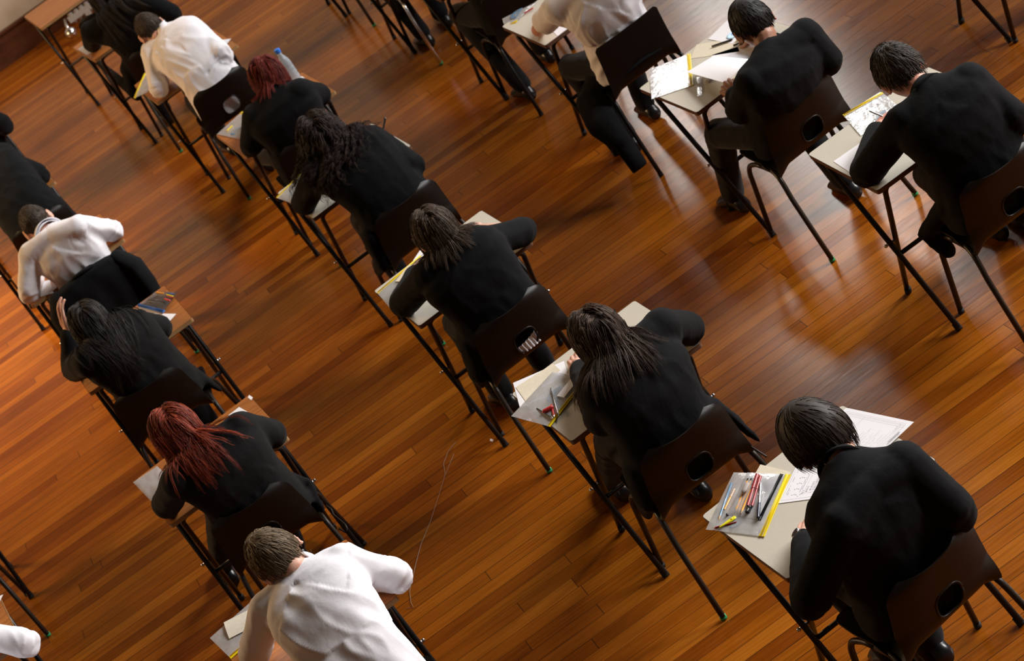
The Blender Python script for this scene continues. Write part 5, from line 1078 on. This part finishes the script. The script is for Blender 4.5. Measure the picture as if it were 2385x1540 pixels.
    for key, pts in (('L3', [V3(-0.7869, 0.7790, 0.4300), V3(-0.7817, 0.7211, 0.4300), V3(-0.7888, 0.6812, 0.4250), V3(-0.7782, 0.5956, 0.4000), V3(-0.7824, 0.5730, 0.3900), V3(-0.7977, 0.5701, 0.3850), V3(-0.8070, 0.6177, 0.3900)]), ('C2', [V3(0.4798, -0.8395, 0.4300), V3(0.4800, -0.9158, 0.4300), V3(0.4834, -1.0446, 0.4250)])):
        x, y = CH[key]; best = min((o for o in SC.objects if o.parent is None and o.get('category') == 'chair'), key=lambda o: (o.location.x - x) ** 2 + (o.location.y - y) ** 2)
        mb = MB(); mb.tube(pts, .0035, 8); R = np.array(Matrix.Rotation(-best.rotation_euler.z, 3, 'Z')); mb.v = [tuple(R @ (np.array(p) - V3(*best.location))) for p in mb.v]; part('linking_hook', mb, M['brown_metal'], best)
def draped_blazer():
    x, y = CH['L5']; mb = MB(); nu, nv = 34, 44; vs = []
    prof = [(-.150, .50), (-.172, .58), (-.200, .66), (-.226, .715), (-.250, .735), (-.285, .725), (-.300, .68), (-.305, .58), (-.310, .48), (-.318, .38), (-.326, .30)]
    for j in range(nv):
        f = j / (nv - 1) * (len(prof) - 1); k = min(int(f), len(prof) - 2); a = f - k
        py = prof[k][0] * (1 - a) + prof[k + 1][0] * a; pz = prof[k][1] * (1 - a) + prof[k + 1][1] * a
        for i in range(nu):
            s = -1 + 2 * i / (nu - 1); hang = max(0, j / (nv - 1) - .5) * 2
            w = .225 + .035 * hang; droop = .055 * abs(s) ** 4 * (1 - hang); fold = .012 * hang * math.sin(s * 8 + 1.3 * math.sin(s * 3)) + .006 * noise.noise(Vector((s * 4, j * .15, 2)))
            vs.append((s * w, py + .03 * abs(s) ** 3 + fold, pz - droop - .01 * hang * math.sin(s * 5)))
    fs = [(j * nu + i, j * nu + i + 1, (j + 1) * nu + i + 1, (j + 1) * nu + i) for j in range(nv - 1) for i in range(nu - 1)]
    r = thing('blazer', 'black blazer draped over the chair behind the crop-haired boy in white', 'blazer', (x, y, 0), math.radians(-4))
    mb.add(vs, fs); o = part('blazer_body', mb, M['blazer'], r); m = o.modifiers.new('t', 'SOLIDIFY'); m.thickness = .008
    for s in (-1, 1):
        mb = MB(); mb.tube([(s * .20, -.25, .69), (s * .245, -.285, .62), (s * .25, -.31, .50), (s * .235, -.325, .36)], [.05, .055, .05, .042], 12, round_ends=True, flat=.6); part('sleeve', mb, M['blazer'], r)
    mb = MB(); mb.tube([(-.08, -.235, .725), (-.05, -.265, .745), (0, -.275, .75), (.05, -.265, .745), (.08, -.235, .725)], [.012, .016, .017, .016, .012], 10, round_ends=True, flat=.6); part('collar', mb, M['blazer'], r)
# ---------------------------------------------------------------- light and camera
def area(name, loc, target, sx, sy, energy, col):
    l = bpy.data.lights.new(name, 'AREA'); l.shape = 'RECTANGLE'; l.size = sx; l.size_y = sy; l.energy = energy; l.color = col
    o = bpy.data.objects.new(name, l); COL.objects.link(o); o.location = loc
    o.rotation_euler = (Vector(target) - Vector(loc)).to_track_quat('-Z', 'Y').to_euler(); return o
def lights():
    w = bpy.data.worlds.new('hall_ambient'); SC.world = w; w.use_nodes = True
    bg = w.node_tree.nodes['Background']; bg.inputs[0].default_value = (1., .66, .42, 1); bg.inputs[1].default_value = .065
    # tall windows of the side wall and of the end wall
    for i, y in enumerate((-4.5, -.6, 3.3, 7.2)):
        area('side_window_light', (12.5, y, 6.6), (.5, y - .2, .7), 2.4, 4.2, 1250, (1., .97, .95))
    for x, wd, e in ((4.3, .55, 56), (5.4, .8, 84)): area('end_window_light', (x, 11.65, 4.9), (x - 1.0, 4, 0), wd, 3.8, e, (1., .96, .90))
    area('left_lamp_light', (-6.8, 7.6, 4.6), (-1.2, 5.4, 0), 2.4, 2.4, 420, (1., .62, .30))
    l = bpy.data.lights.new('warm_spot', 'SPOT'); l.energy = 2600; l.color = (1., .70, .36); l.spot_size = math.radians(34); l.spot_blend = 1.; l.shadow_soft_size = .35
    o = bpy.data.objects.new('warm_spot', l); COL.objects.link(o); o.location = (-4.6, 9.5, 4.8); o.rotation_euler = (Vector((-2.1, 6.1, 0)) - Vector(o.location)).to_track_quat('-Z', 'Y').to_euler()
def camera():
    c = bpy.data.cameras.new('camera'); o = bpy.data.objects.new('camera', c); COL.objects.link(o)
    c.sensor_fit = 'HORIZONTAL'; c.sensor_width = 36; c.lens = CAMF / 2385 * 36; c.clip_start = .1; c.clip_end = 60
    r, f, u = (V3(*v) for v in CAMR)
    m = Matrix(((r[0], u[0], -f[0], CAMC[0]), (r[1], u[1], -f[1], CAMC[1]), (r[2], u[2], -f[2], CAMC[2]), (0, 0, 0, 1)))
    o.matrix_world = m; c.dof.use_dof = True; c.dof.focus_distance = 8.2; c.dof.aperture_fstop = 7.1
    SC.camera = o
    vs = SC.view_settings; vs.view_transform = 'Standard'; vs.look = 'None'; vs.exposure = .12

CAMF=5833.544; CAMC=(-1.19723, -8.51318, 4.94409); CAMR=((0.78934, -0.35891, -0.49812), (0.14022, 0.89528, -0.42287), (0.59773, 0.26394, 0.75701))
setting(); furniture(); people()
if 'items' in globals(): items()
lights(); camera()
